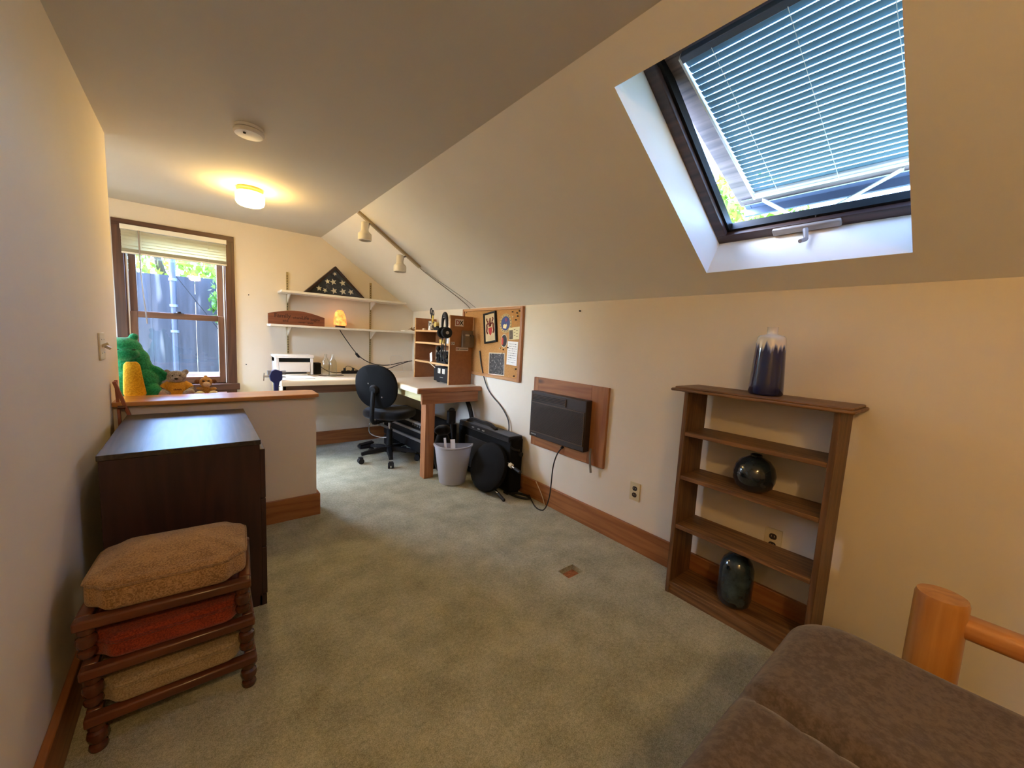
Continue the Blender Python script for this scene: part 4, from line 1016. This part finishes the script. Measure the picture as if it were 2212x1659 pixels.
part('bar', MB().tube([(1.80, 3.2, ZT - .02), (1.786, 3.195, ZT + .02), (1.78, 3.19, ZT + .11), (1.755, 3.19, ZT + .117), (1.742, 3.19, ZT + .113)], .006, 8, smoothn=1), M['silver'], hs)
# radio gear on the lower shelf and power supply on the desk
rg = thing('radio_set', 'black radio set with knobs on the lowest hutch shelf', 'radio', (1.88, 3.30, .982))
part('body', MB().bx(1.81, 2.0, 3.175, 3.43, .984, 1.09), M['black'], rg, bevel=.004)
part('display', MB().bx(1.807, 1.81, 3.28, 3.36, 1.035, 1.07), plain('dark_screen', (60, 70, 66), .15), rg)
for q, (y, z, r_) in enumerate(((3.22, 1.05, .017), (3.255, 1.01, .008), (3.40, 1.05, .012), (3.40, 1.015, .010), (3.3, 1.01, .008))): part('knob', MB().cyl((1.81, y, z), (1.793, y, z), r_, seg=16), M['rubber'], rg)
for q in (3.2, 3.39): part('foot', MB().bx(1.83, 1.85, q, q + .02, .982, .984), M['rubber'], rg)
mc = thing('desk_microphone', 'black desk microphone and cable bundle in front of the radio set', 'microphone', (1.76, 3.30, .982))
part('base', MB().bx(1.797, 1.808, 3.20, 3.40, .983, 1.0), M['black'], mc)
f = MB().tube([(1.80, 3.36, .99), (1.775, 3.37, 1.05), (1.77, 3.34, 1.10), (1.775, 3.30, 1.06), (1.77, 3.27, 1.11), (1.775, 3.23, 1.05), (1.79, 3.21, .99)], .006, 8, smoothn=2)
part('cable', f, M['cord'], mc)
part('capsule', MB().ball((1.775, 3.33, 1.12), .022, (1, 1, 1.2)).cyl((1.775, 3.33, 1.10), (1.79, 3.33, 1.0), .008), M['black'], mc)
wc = MB().bar((1.792, 3.50, .985), (1.80, 3.53, 1.07), .05, .002, (1, 0, .1))
single('folded_card', wc, M['paper'], 'white folded card leaning left of the radio set', 'card', (1.8, 3.5, .985))
sh2 = MB().bx(1.83, 1.86, 3.22, 3.29, 1.171, 1.25)
single('white_tag', sh2, M['paper'], 'white box end on the middle hutch shelf behind the headphones', 'box', (1.84, 3.25, 1.171))
yb_ = MB().bx(1.82, 1.87, 3.32, 3.40, 1.171, 1.205)
single('yellow_box', yb_, plain('yellow_card', (222, 190, 90), .6), 'small yellow box on the middle hutch shelf', 'box', (1.84, 3.36, 1.171))
pw = thing('power_supply', 'black power supply with two white meters under the hutch', 'power supply', (1.88, 3.31, DZ))
part('case', MB().bx(1.80, 2.0, 3.18, 3.455, DZ + .012, .945), M['black'], pw, bevel=.004)
for y in (3.34, 3.255):
    m_ = part('meter', MB().bx(1.795, 1.80, y - .026, y + .026, .885, .932), plain('meter_face', (214, 210, 196), .3), pw, bevel=.001)
    part('needle', MB().bar((1.7945, y, .888), (1.7945, y + .012, .922), .0015, .001, (1, 0, 0)), M['black'], m_)
part('nameplate', MB().bx(1.798, 1.80, 3.27, 3.33, .845, .853), M['silver'], pw)
for q in (3.2, 3.4):
    for x in (1.82, 1.95): part('foot', MB().bx(x, x + .02, q, q + .03, DZ, DZ + .012), M['rubber'], pw)
f = MB()
f.tube([(1.80, 3.43, .93), (1.785, 3.47, .955), (1.785, 3.53, .975)], .004, 6)
single('beige_cord', f, M['cord_white'], 'beige cord sagging from the lowest hutch shelf to the power supply', 'cord', (1.79, 3.47, .95))
f = MB().tube([(W - .02, 3.02, 1.12), (W - .024, 2.98, .98), (W - .012, 2.90, DZ + .01), (W - .01, 2.82, DZ - .06), (W - .012, 2.66, .66), (W - .016, 2.55, .57), (W - .02, 2.53, .50), (W - .03, 2.52, .47)], .005, 8, smoothn=3)
single('hutch_cord', f, M['cord'], 'black cord dropping from behind the hutch down the right wall', 'cord', (W - .02, 3.0, 1.0))

# ------------------------------------------------------------------ wall shelves on the far wall
for xs, zt, lab in ((.716, 1.79, 'left slotted shelf standard on the far wall'), (1.538, 1.79, 'right slotted shelf standard on the far wall')):
    t = thing('shelf_standard', lab, 'shelf standard', (xs, D, .9))
    part('channel', MB().bx(xs - .009, xs - .005, D - .012, D, .88, zt).bx(xs + .005, xs + .009, D - .012, D, .88, zt).bx(xs - .009, xs + .009, D - .004, D, .88, zt), plain('cream_standard', (190, 170, 124), .5), t)
    f = MB(); z = .92
    while z < zt - .03: f.bx(xs - .003, xs + .003, D - .0046, D - .004, z, z + .014); z += .025
    part('slot', f, M['brown_grille'], t)
def wall_shelf(x0, x1, zt, y0, lab):
    t = thing('wall_shelf', lab, 'shelf', ((x0 + x1) / 2, D, zt))
    poly = [(x0, y0), (x1, y0), (x1, D - .014), (x0, D - .014)]
    part('board', MB().prism(poly, flat, zt - .02, zt), M['white_metal'], t, bevel=.002)
    for xs in (.716, 1.538):
        part('bracket', MB().prism([(D - .013, -.022), (D - .013, -.105), (D - .022, -.105), (y0 + .10, -.032), (y0 + .06, -.022)], lambda y, v, d, xs=xs: (xs + d, y, zt + v), -.005, .005), M['white_metal'], t)
    return t
SY = 4.27
wall_shelf(.63, 1.86, 1.594, SY, 'upper white shelf on the far wall carrying the flag case')
wall_shelf(.535, 2.05, 1.272, SY, 'lower white shelf on the far wall carrying the salt lamp')

# flag case
fl = thing('flag_case', 'triangular dark wood flag case with white stars on the upper shelf', 'flag case', (1.15, 4.42, 1.594))
z0 = 1.594
A_, B_, T_ = (.83, z0), (1.44, z0), (1.135, z0 + .302)
cen = ((A_[0] + B_[0] + T_[0]) / 3, (A_[1] + B_[1] + T_[1]) / 3 - .005)
sc_ = lambda p, k: (cen[0] + (p[0] - cen[0]) * k, cen[1] + (p[1] - cen[1]) * k)
FYc = 4.38
gz = lambda x, z, d: (x, d, z)
for a, b in ((A_, B_), (B_, T_), (T_, A_)):
    part('frame', MB().prism([a, b, sc_(b, .84), sc_(a, .84)], gz, FYc, FYc + .075), wood('dark_mahogany', (34, 20, 18), (54, 32, 28), 'x', .35), fl, bevel=.002)
fg = part('folded_flag', MB().prism([sc_(A_, .86), sc_(B_, .86), sc_(T_, .86)], gz, FYc + .018, FYc + .06), fabric('navy_flag_cloth', (30, 34, 52), (44, 48, 66), 120, .9), fl)
f = MB()
def star(cx_, cz_, r, rot):
    pts = []
    for k in range(10):
        a = PI / 2 + rot + PI * k / 5; rr_ = r if k % 2 == 0 else r * .42
        pts.append((cx_ + rr_ * math.cos(a), cz_ + rr_ * math.sin(a)))
    return pts
for dx, dz, r, ro in ((-.005, .225, .022, .5), (-.075, .140, .027, .15), (-.02, .142, .034, .3), (.072, .142, .034, .25), (-.155, .062, .028, .1), (-.10, .048, .026, .6), (-.012, .052, .034, .35), (.075, .055, .036, .3), (.155, .06, .032, .45)):
    f.prism(star(1.135 + dx * 1.0, z0 + dz, r, ro), gz, FYc + .0165, FYc + .018)
part('stars', f, plain('star_white', (224, 212, 190), .8), fg)
part('glass', MB().prism([sc_(A_, .85), sc_(B_, .85), sc_(T_, .85)], gz, FYc + .008, FYc + .010), M['glass_pane'], fl)

# family sign
z0 = 1.272
sg = thing('wooden_sign', 'arched brown wooden family sign on the lower shelf', 'sign', (.77, 4.40, z0))
SGY = 4.36
ar = [(.53, z0), (1.022, z0), (1.022, z0 + .088)] + [(1.022 - .492 * k / 20, z0 + .088 + .045 * math.sin(PI * (k / 20)) + .012 * (k / 20)) for k in range(1, 20)] + [(.53, z0 + .10)]
part('board', MB().prism(ar, gz, SGY, SGY + .02), wood('reddish_sign_wood', (108, 60, 38), (130, 76, 48), 'x', .5), sg)
ink = plain('burnt_lettering', (66, 32, 22), .6)
for s_, x, z, size in (('Family', .578, .066, .055), ('where', .735, .062, .03), ('Life', .812, .060, .046), ('begins', .893, .052, .034), ('and', .648, .028, .034), ('never', .785, .022, .026), ('ends', .865, .020, .028)):
    part('lettering', text_mesh(s_, size, lambda a, b, d, x=x, z=z: (x + a, SGY - .0006 - d, z0 + z + b), .001), ink, sg)

# salt lamp
sl = thing('salt_lamp', 'glowing orange salt lamp on the lower shelf', 'lamp', (1.185, 4.40, z0))
part('base', MB().lathe([(.046, 0), (.048, .003), (.048, .02), (.044, .022)], (1.185, 4.40, z0)), plain('dark_base', (48, 26, 18), .5), sl)
rr = random.Random(9); R = []
for j, (r, z) in enumerate(((.045, .022), (.062, .03), (.064, .06), (.058, .10), (.048, .14), (.036, .17), (.018, .182))):
    R.append([(1.185 + .012 * (z / .18) * -.6 + (r + rr.uniform(-.005, .005)) * math.cos(2 * PI * k / 14), 4.40 + (r + rr.uniform(-.005, .005)) * .85 * math.sin(2 * PI * k / 14), z0 + z + rr.uniform(-.003, .003)) for k in range(14)])
def salt_mat():
    m, t, b = base_mat('glowing_salt'); v = tex_vec(t); n = noise(t, v, 22, 3)
    c = ramp(t, n, [(.35, lin((236, 110, 48))), (.65, lin((255, 176, 88)))])
    t.links.new(c, b.inputs['Base Color']); t.links.new(c, b.inputs['Emission Color']); b.inputs['Emission Strength'].default_value = .26; b.inputs['Roughness'].default_value = .6; return m
part('salt_crystal', MB().rings(R, smooth=False), salt_mat(), sl, angle=15)
f = MB().tube([(1.20, 4.48, z0 + .012), (1.205, 4.502, z0 - .01), (1.214, 4.49, 1.23), (1.30, 4.48, 1.10), (1.385, 4.47, .985), (1.48, 4.48, .915), (1.60, 4.49, .872), (1.75, 4.49, .865), (1.90, 4.47, .905), (2.02, 4.44, .925)], .0045, 8, smoothn=2)
lc = thing('lamp_cord', 'black salt lamp cord with an inline switch hanging below the lower shelf', 'cord', (1.214, 4.5, 1.23))
part('cord', f, M['cord'], lc)
part('inline_switch', MB().tube([(1.365, 4.472, 1.005), (1.372, 4.47, .998), (1.40, 4.468, .965), (1.41, 4.47, .958)], [.006, .014, .014, .006], 10), M['rubber'], lc)
f = MB().tube([(1.44, 4.42, DZ + .006), (1.58, 4.44, DZ + .01), (1.74, 4.44, .835), (1.84, 4.44, .875), (1.96, 4.43, .915)], .0045, 8, smoothn=2)
single('lower_cord', f, M['cord'], 'second black cord rising from the desk to the hutch below the lamp cord', 'cord', (1.44, 4.42, DZ))
tr_ = MB().bx(1.86, 2.04, 4.30, 4.42, z0, z0 + .012)
single('thin_tray', tr_, M['white'], 'thin white tray at the right end of the lower shelf', 'tray', (1.95, 4.36, z0))
dr = MB()
for q in range(7):
    a = q * .9; dr.tube([(1.99, 4.36, z0 + .013), (1.99 + .03 * math.cos(a), 4.36 + .03 * math.sin(a), z0 + .04 + .01 * math.sin(a * 2)), (1.99 + .06 * math.cos(a), 4.36 + .05 * math.sin(a), z0 + .045 + .02 * math.cos(a))], [.003, .006, .001], 6)
single('dried_plant', dr, plain('dry_brown', (120, 92, 58), .9), 'small dried plant piece on the white tray by the hutch', 'plant', (1.99, 4.36, z0 + .012))

# ------------------------------------------------------------------ soft toys on the ledge
def plush(vox=.006, sm=6):
    def f(o):
        r = o.modifiers.new('remesh', 'REMESH'); r.mode = 'VOXEL'; r.voxel_size = vox; r.use_smooth_shade = True
        s = o.modifiers.new('smooth', 'SMOOTH'); s.iterations = sm; s.factor = .5
    return f
ZL = .782
M['green_fur'] = fabric('green_plush', (14, 104, 62), (34, 140, 88), 120)
M['yellow_fur'] = fabric('yellow_plush', (190, 136, 12), (222, 170, 34), 140)
dn_ = thing('dinosaur_plush', 'big green dinosaur plush with a yellow belly on the ledge by the window', 'plush toy', (-.30, 3.15, ZL))
bx_, by_ = -.305, 3.17
f = MB()
f.ball((bx_, by_, ZL + .10), .125, (1.08, .85, .82)).ball((bx_ - .005, by_, ZL + .18), .10, (1, .8, 1.0)).ball((bx_ - .03, by_ - .01, ZL + .295), .078, (1.1, .95, .78)).ball((bx_ - .02, by_ - .06, ZL + .262), .056, (1.15, .8, .7))
f.ball((bx_ + .018, by_ + .0, ZL + .358), .022).ball((bx_ - .085, by_ + .0, ZL + .358), .024).ball((bx_ + .0, by_, ZL + .23), .085, (1, .85, .9))
f.ball((bx_ + .105, by_ - .01, ZL + .165), .035, (1.4, .8, .7), Euler((0, .5, 0))).ball((bx_ + .145, by_ - .02, ZL + .14), .018).ball((bx_ + .14, by_ - .02, ZL + .115), .016).ball((bx_ + .105, by_ + .03, ZL + .05), .05, (1.0, 1, .8))
f.ball((bx_ - .10, by_ - .05, ZL + .05), .05).ball((bx_ + .09, by_ - .06, ZL + .045), .045)
for k in range(5): f.ball((bx_ + .02, by_ + .085 - .01 * k, ZL + .08 + k * .055), .022, (.5, 1, 1))
part('body', f, M['green_fur'], dn_, mods=plush(.006, 5))
f = MB(); R = []
for k in range(29):
    t = k / 28; z = ZL + .014 + .205 * t; hw_ = .051 * (1 - .34 * t) * (1 - .35 * max(0, (t - .88) / .12) ** 2) * (1 - .5 * max(0, (.14 - t) / .14) ** 2); yy = by_ - .112 + .028 * t - .012 * math.sin(PI * t)
    R.append([(bx_ + .022 - .012 * t + hw_ * math.cos(2 * PI * j / 24), yy + .004 + .013 * math.sin(2 * PI * j / 24), z) for j in range(24)])
f.rings(R)
part('belly', f, M['yellow_fur'], dn_)
part('eye', MB().ball((bx_ + .024, by_ - .098, ZL + .288), .006, (1.6, .6, .5)), M['black'], dn_)
part('eye', MB().ball((bx_ - .045, by_ - .10, ZL + .288), .006, (1.6, .6, .5)), M['black'], dn_)

be = thing('bear_plush', 'grey teddy bear in a yellow sweater sitting beside the dinosaur', 'plush toy', (-.105, 3.14, ZL))
cx_, cyb = -.105, 3.15
M['bear_fur'] = fabric('grey_bear_fur', (120, 112, 108), (176, 168, 162), 180)
f = MB().ball((cx_, cyb, ZL + .125), .044, (1.1, .95, .85)).ball((cx_ + .0, cyb - .035, ZL + .112), .024, (1.15, .9, .8))
f.ball((cx_ - .044, cyb + .005, ZL + .152), .017, (1, .6, 1)).ball((cx_ + .044, cyb + .005, ZL + .152), .017, (1, .6, 1))
f.ball((cx_, cyb, ZL + .03), .05, (1.1, .9, .6))
f.ball((cx_ - .062, cyb - .05, ZL + .027), .027, (1, 1.1, 1)).ball((cx_ + .062, cyb - .05, ZL + .027), .027, (1, 1.1, 1)).ball((cx_ - .045, cyb - .03, ZL + .024), .024, (1.2, 1, .9)).ball((cx_ + .045, cyb - .03, ZL + .024), .024, (1.2, 1, .9))
f.ball((cx_ - .066, cyb - .02, ZL + .05), .018).ball((cx_ + .066, cyb - .02, ZL + .05), .018).ball((cx_ - .055, cyb - .01, ZL + .065), .016).ball((cx_ + .055, cyb - .01, ZL + .065), .016)
part('body', f, M['bear_fur'], be, mods=plush(.004, 3))
f = MB().lathe([(.03, .095), (.045, .09), (.052, .07), (.054, .04), (.056, .018), (.05, .016)], (cx_, cyb - .006, ZL), seg=28, sy=.86)
f.tube([(cx_ - .035, cyb - .005, ZL + .085), (cx_ - .055, cyb - .012, ZL + .068), (cx_ - .064, cyb - .018, ZL + .055)], [.018, .021, .021], 14).tube([(cx_ + .035, cyb - .005, ZL + .085), (cx_ + .055, cyb - .012, ZL + .068), (cx_ + .064, cyb - .018, ZL + .055)], [.018, .021, .021], 14)
swt = part('sweater', f, fabric('yellow_knit', (196, 140, 40), (222, 168, 60), 200), be)
f = MB(); 
for q in range(7): f.bx(cx_ - .014 + q * .0055, cx_ - .010 + q * .0055, cyb - .0555, cyb - .0535, ZL + .047, ZL + .053 + .003 * (q % 2))
part('stitching', f, plain('brown_thread', (110, 70, 30), .8), swt)
part('nose', MB().ball((cx_, cyb - .058, ZL + .117), .007, (1.3, .7, .8)), M['black'], be)
for q in (-.017, .017): part('eye', MB().ball((cx_ + q, cyb - .037, ZL + .134), .004), M['black'], be)
M['pad'] = plain('pad_suede', (160, 136, 124), .9)
for q in (-.064, .064): part('foot_pad', MB().ball((cx_ + q, cyb - .076, ZL + .027), .018, (1, .3, 1)), M['pad'], be)

mk = thing('monkey_plush', 'small tan monkey plush sitting right of the teddy bear', 'plush toy', (.035, 3.14, ZL))
mx_, my_ = .036, 3.14
f = MB().ball((mx_, my_, ZL + .088), .034, (1, .9, .95)).ball((mx_, my_ + .005, ZL + .035), .03, (.9, .8, 1.1)).ball((mx_, my_ + .002, ZL + .122), .009)
f.ball((mx_ - .03, my_ - .01, ZL + .05), .014, (1.4, 1, .8)).ball((mx_ + .035, my_ - .01, ZL + .046), .014, (1.4, 1, .8))
part('body', f, fabric('tan_plush', (168, 120, 56), (202, 156, 84), 160), mk, mods=plush(.003, 3))
part('ear', MB().ball((mx_ - .042, my_, ZL + .092), .015, (1, .5, 1)), fabric('brown_plush', (96, 62, 38), (130, 88, 56), 160), mk)
part('ear', MB().ball((mx_ + .042, my_, ZL + .092), .015, (1, .5, 1)), fabric('brown_plush_2', (96, 62, 38), (130, 88, 56), 160), mk)
part('muzzle', MB().ball((mx_ + .003, my_ - .032, ZL + .077), .019, (1.05, .7, .9)), fabric('cream_plush', (210, 182, 146), (230, 206, 174), 160), mk)
M['eye'] = plain('brown_eye', (70, 40, 26), .4)
for q in (-.012, .014): part('eye', MB().ball((mx_ + q, my_ - .031, ZL + .098), .0055, (1.4, .5, 1)), M['eye'], mk)
M['pale'] = fabric('pale_plush', (224, 210, 164), (240, 228, 190), 160)
for q in (-.032, .036): part('foot', MB().ball((mx_ + q, my_ - .045, ZL + .02), .02, (1.25, 1, .9)), M['pale'], mk)

# ------------------------------------------------------------------ dresser
dr = thing('dresser', 'dark espresso chest of drawers against the half wall', 'dresser', (-.04, 2.33, 0))
dx0, dx1, dy0, dy1, dzt = -.285, .196, 1.935, 2.735, .757
part('carcass', MB().bx(dx0, dx1, dy0, dy0 + .02, .0, dzt - .02).bx(dx0, dx1, dy1 - .02, dy1, 0, dzt - .02).bx(dx0, dx0 + .01, dy0 + .02, dy1 - .02, .04, dzt - .02).bx(dx0 + .01, dx1 - .004, dy0 + .02, dy1 - .02, .04, dzt - .03), M['espresso'], dr, bevel=.002)
part('top', MB().bx(dx0 - .004, dx1 + .004, dy0 - .004, dy1, dzt - .02, dzt), M['espresso_top'], dr, bevel=.002)
for k in range(3):
    z0_ = .05 + k * .223
    d_ = part('drawer', MB().bx(dx1, dx1 + .019, dy0 + .003, dy1 - .003, z0_, z0_ + .218), M['espresso'], dr, bevel=.002)
    part('knob', MB().lathe([(.006, 0), (.006, .012), (.014, .02), (.012, .026), (.001, .028)], (dx1 + .019, (dy0 + dy1) / 2, z0_ + .11), (1, 0, 0), 18), M['silver'], d_)
part('plinth', MB().bx(dx1 - .01, dx1 + .016, dy0, dy1, .0, .046), M['espresso'], dr)

# slim folding stand leaning behind the dresser
sk_ = thing('folding_stick_stand', 'slim reddish crossed wooden sticks leaning in the corner by the light switch', 'stand', (-.31, 2.72, .0))
M['stick'] = wood('red_stick', (136, 74, 46), (160, 92, 60), 'z', .45)
part('stick', MB().bar((-.322, 2.742, .935), (-.298, 2.748, .05), .012, .018, (0, 1, 0)), M['stick'], sk_, bevel=.002)
part('stick', MB().bar((-.326, 2.722, .93), (-.245, 2.755, .62), .014, .02, (0, 1, 0)), M['stick'], sk_, bevel=.002)
part('pivot', MB().cyl((-.318, 2.715, .80), (-.29, 2.715, .80), .009, seg=12), M['stoolwood_z'], sk_)

# ------------------------------------------------------------------ stacked footstools
def footstool(label, cush_cols, top_h=0, z=0, rz=0, loc=(0, 0), notch=True, mats=None):
    t = thing('footstool', label, 'stool', (loc[0], loc[1], z), rz, 'stacked footstools by the dresser')
    hw_, hd = .205, .165; FZ = .118
    for s_ in (-1, 1):
        part('rail', MB().bx(-hw_, hw_, s_ * hd - (.034 if s_ > 0 else 0), s_ * hd + (.034 if s_ < 0 else 0), FZ - .03, FZ), M['stoolwood_x'], t, local=True, bevel=.006)
        part('rail', MB().bx(s_ * hw_ - (.034 if s_ > 0 else 0), s_ * hw_ + (.034 if s_ < 0 else 0), -hd + .034, hd - .034, FZ - .03, FZ), M['stoolwood_y'], t, local=True, bevel=.006)
    prof = [(.012, 0), (.019, .003), (.022, .011), (.020, .019), (.013, .024), (.014, .028), (.021, .034), (.0245, .048), (.022, .060), (.015, .066), (.016, .070), (.021, .074), (.021, FZ - .03)]
    for sx_ in (-1, 1):
        for sy_ in (-1, 1):
            part('leg', MB().lathe(prof, (sx_ * (hw_ - .024), sy_ * (hd - .024), 0), seg=20), M['stoolwood_z'], t, local=True)
    a, b, c = hw_ - .012, hd - .010, .045
    ol_ = [(a - c, -b), (a - c + .006, -b + c * .75), (a, -b + c), (a, b - c), (a - c + .006, b - c * .75), (a - c, b), (-a + c, b), (-a + c - .006, b - c * .75), (-a, b - c), (-a, -b + c), (-a + c - .006, -b + c * .75), (-a + c, -b)]
    ol_ = dense(ol_, .012)
    # soften the outline
    for _ in range(3):
        n = len(ol_); ol_ = [tuple((Vector(ol_[i - 1]) + Vector(ol_[i]) * 2 + Vector(ol_[(i + 1) % n])) / 4) for i in range(n)]
    cu_ = part('cushion', MB().cushion(ol_, FZ, FZ + .072 + top_h, .020, .012 + top_h * 1.2), mats[0], t, local=True, angle=80)
    zz = FZ + .056 + top_h
    part('piping', MB().tube([(x * 1.004, y * 1.004, zz) for x, y in ol_[::2]], .004, 6, True), mats[1], cu_, local=True)
    return t
W1 = fabric('tan_tweed', (128, 96, 62), (184, 146, 98), 220, stretch=(1, 1.6, 1)); W1p = fabric('tan_piping', (120, 92, 62), (160, 126, 86), 200)
W2 = fabric('rust_tweed', (112, 40, 20), (156, 64, 36), 220); W2p = fabric('rust_piping', (104, 36, 20), (140, 56, 32), 200)
W3 = fabric('beige_tweed', (138, 116, 82), (178, 156, 116), 220); W3p = fabric('beige_piping', (130, 110, 78), (166, 144, 106), 200)
SX, SYs = -.075, 1.638
footstool('wooden footstool with a beige cushion at the bottom of the stack', None, 0, 0, .0, (SX, SYs), mats=(W3, W3p))
footstool('wooden footstool with a rust red cushion in the middle of the stack', None, 0, .1435, -.02, (SX - .001, SYs), mats=(W2, W2p))
footstool('wooden footstool with a tan tweed cushion on top of the stack', None, .018, .287, -.07, (SX - .002, SYs + .002), mats=(W1, W1p))

# ------------------------------------------------------------------ bookcase and vases
bc = thing('bookcase', 'oak open-backed bookcase standing against the right wall', 'bookcase', (1.93, .65, 0))
kx0, kx1, ky0, ky1 = 1.832, 2.033, .345, .94
part('side_panel', MB().bx(kx0, kx1, ky1 - .02, ky1, 0, 1.03), M['oak_z'], bc, bevel=.002)
part('side_panel', MB().bx(kx0, kx1, ky0, ky0 + .02, 0, 1.03), M['oak_z'], bc, bevel=.002)
part('top', MB().bx(kx0 - .012, W - .004, ky0 - .032, ky1 + .045, 1.041, 1.052).bx(kx0 - .026, W - .003, ky0 - .042, ky1 + .058, 1.03, 1.043), M['oak_y'], bc, bevel=.005)
for z in (.836, .618, .367, .062):
    part('shelf', MB().bx(kx0 + .002, kx1 - .004, ky0 + .02, ky1 - .02, z - .02, z), M['oak_y'], bc, bevel=.002)
part('toe_kick', MB().bx(kx0 + .006, kx0 + .022, ky0 + .02, ky1 - .02, 0, .042), M['oak_y'], bc)

def glazed(name, c1, c2, rough=.12, scale=8):
    m, t, b = base_mat(name); v = tex_vec(t); n = noise(t, v, scale, 4, .6)
    t.links.new(ramp(t, n, [(.35, lin(c1)), (.65, lin(c2))]), b.inputs['Base Color']); b.inputs['Roughness'].default_value = rough
    b.inputs['Coat Weight'].default_value = .6; b.inputs['Coat Roughness'].default_value = .04; bump(t, b, noise(t, v, 60, 2), .04, .002); return m
def drip_mat():
    m, t, b = base_mat('drip_glaze'); tc = t.nodes.new('ShaderNodeTexCoord'); sx_ = t.nodes.new('ShaderNodeSeparateXYZ'); t.links.new(tc.outputs['Object'], sx_.inputs[0])
    mp = t.nodes.new('ShaderNodeMapping'); mp.inputs['Scale'].default_value = (1, 1, .05); t.links.new(tc.outputs['Object'], mp.inputs[0])
    n = noise(t, mp.outputs[0], 85, 1, .4)
    a = t.nodes.new('ShaderNodeMath'); a.operation = 'MULTIPLY_ADD'; a.inputs[1].default_value = .085; a.inputs[2].default_value = -.042; t.links.new(n, a.inputs[0])
    s_ = t.nodes.new('ShaderNodeMath'); s_.operation = 'ADD'; t.links.new(sx_.outputs[2], s_.inputs[0]); t.links.new(a.outputs[0], s_.inputs[1])
    mr = t.nodes.new('ShaderNodeMapRange'); mr.inputs[1].default_value = .0; mr.inputs[2].default_value = .3; t.links.new(s_.outputs[0], mr.inputs[0])
    c = ramp(t, mr.outputs[0], [(.0, lin((22, 30, 74))), (.655, lin((24, 34, 82))), (.69, lin((120, 132, 170))), (.73, lin((226, 218, 202)))])
    t.links.new(c, b.inputs['Base Color']); b.inputs['Roughness'].default_value = .15; b.inputs['Coat Weight'].default_value = .6; b.inputs['Coat Roughness'].default_value = .05; return m
single('tall_vase', MB().lathe([(.001, 0), (.058, 0), (.064, .004), (.066, .012), (.064, .06), (.057, .19), (.054, .235), (.052, .248), (.046, .256), (.022, .262), (.020, .266), (.0195, .29), (.021, .293), (.017, .293), (.016, .265), (.001, .262)], (1.935, .632, 1.052), seg=48), drip_mat(), 'tall white and navy drip glazed vase on top of the bookcase', 'vase', (1.935, .632, 1.052), angle=60)
single('round_vase', MB().lathe([(.001, 0), (.04, 0), (.05, .003), (.072, .022), (.083, .052), (.084, .082), (.075, .115), (.055, .14), (.03, .153), (.023, .156), (.024, .163), (.020, .165), (.017, .155), (.001, .15)], (1.935, .635, .618), seg=48), glazed('dark_blue_glaze', (20, 28, 38), (46, 58, 68)), 'round dark blue glazed vase on the middle bookcase shelf', 'vase', (1.935, .635, .618), angle=60)
single('ribbed_vase', MB().lathe([(.001, 0), (.045, 0), (.054, .003), (.066, .018), (.071, .045), (.072, .15), (.069, .185), (.058, .215), (.038, .236), (.024, .243), (.022, .248), (.024, .254), (.019, .255), (.016, .24), (.001, .236)], (1.925, .655, .062), seg=48), glazed('dark_teal_glaze', (20, 30, 38), (54, 72, 80), .16, 14), 'dark teal glazed cylinder vase on the bottom bookcase shelf', 'vase', (1.925, .655, .062), angle=60)

# ------------------------------------------------------------------ futon in the foreground
fu = thing('log_futon', 'honey varnished log futon frame in the near corner', 'futon', (1.2, -.4, 0))
part('post', MB().lathe([(.045, 0), (.050, .01), (.051, .30), (.049, .640), (.046, .650), (.001, .652)], (1.452, .025, 0), seg=40), M['log_z'], fu)
part('post', MB().lathe([(.060, 0), (.062, .30), (.060, .640), (.057, .650), (.001, .652)], (1.452, -1.25, 0), seg=40), M['log_z'], fu)
part('rail', MB().prism(rrect(-.03, .03, -.026, .026, .018, 5), lambda u, v, d: (1.462 + u, d, .588 + v), -1.25, 0.0), M['log_y'], fu)
part('rail', MB().cyl((1.452, .0, .22), (1.452, -1.25, .22), .04, seg=24), M['log_y'], fu)
for y in (-1.15, -.85, -.55, -.25, .05): part('slat', MB().bx(.15, 1.39, y - .035, y + .035, .28, .31), M['log_y'], fu)
for x in (.15, 1.34):
    part('side_rail', MB().bx(x, x + .05, -1.2, .18, .2, .28), M['log_y'], fu)
    for y in (-1.2, .13): part('leg', MB().bx(x, x + .05, y, y + .05, 0, .2), M['log_z'], fu)
ol_ = dense(rrect(.12, 1.392, -1.3, .290, .11, 10), .02)
def fold(x, y, k):
    if k == 0: return 0
    d = (x - .925 - .06 * y)
    return k * (-.045 * math.exp(-(d / .016) ** 2) + .003 * math.exp(-((d - .09) / .06) ** 2) - .02 * max(0, -d) + .004 * math.sin(9 * x + 4 * y) + .003 * math.sin(17 * y - 6 * x))
M['taupe'] = fabric('taupe_microfibre', (84, 70, 58), (106, 90, 76), 60, .9, .25)
single('futon_mattress', MB().cushion(ol_, .312, .50, .07, .006, 8, 80, fold), M['taupe'], 'taupe microfibre futon mattress filling the near right corner', 'mattress', (.8, -.4, .312), angle=80)
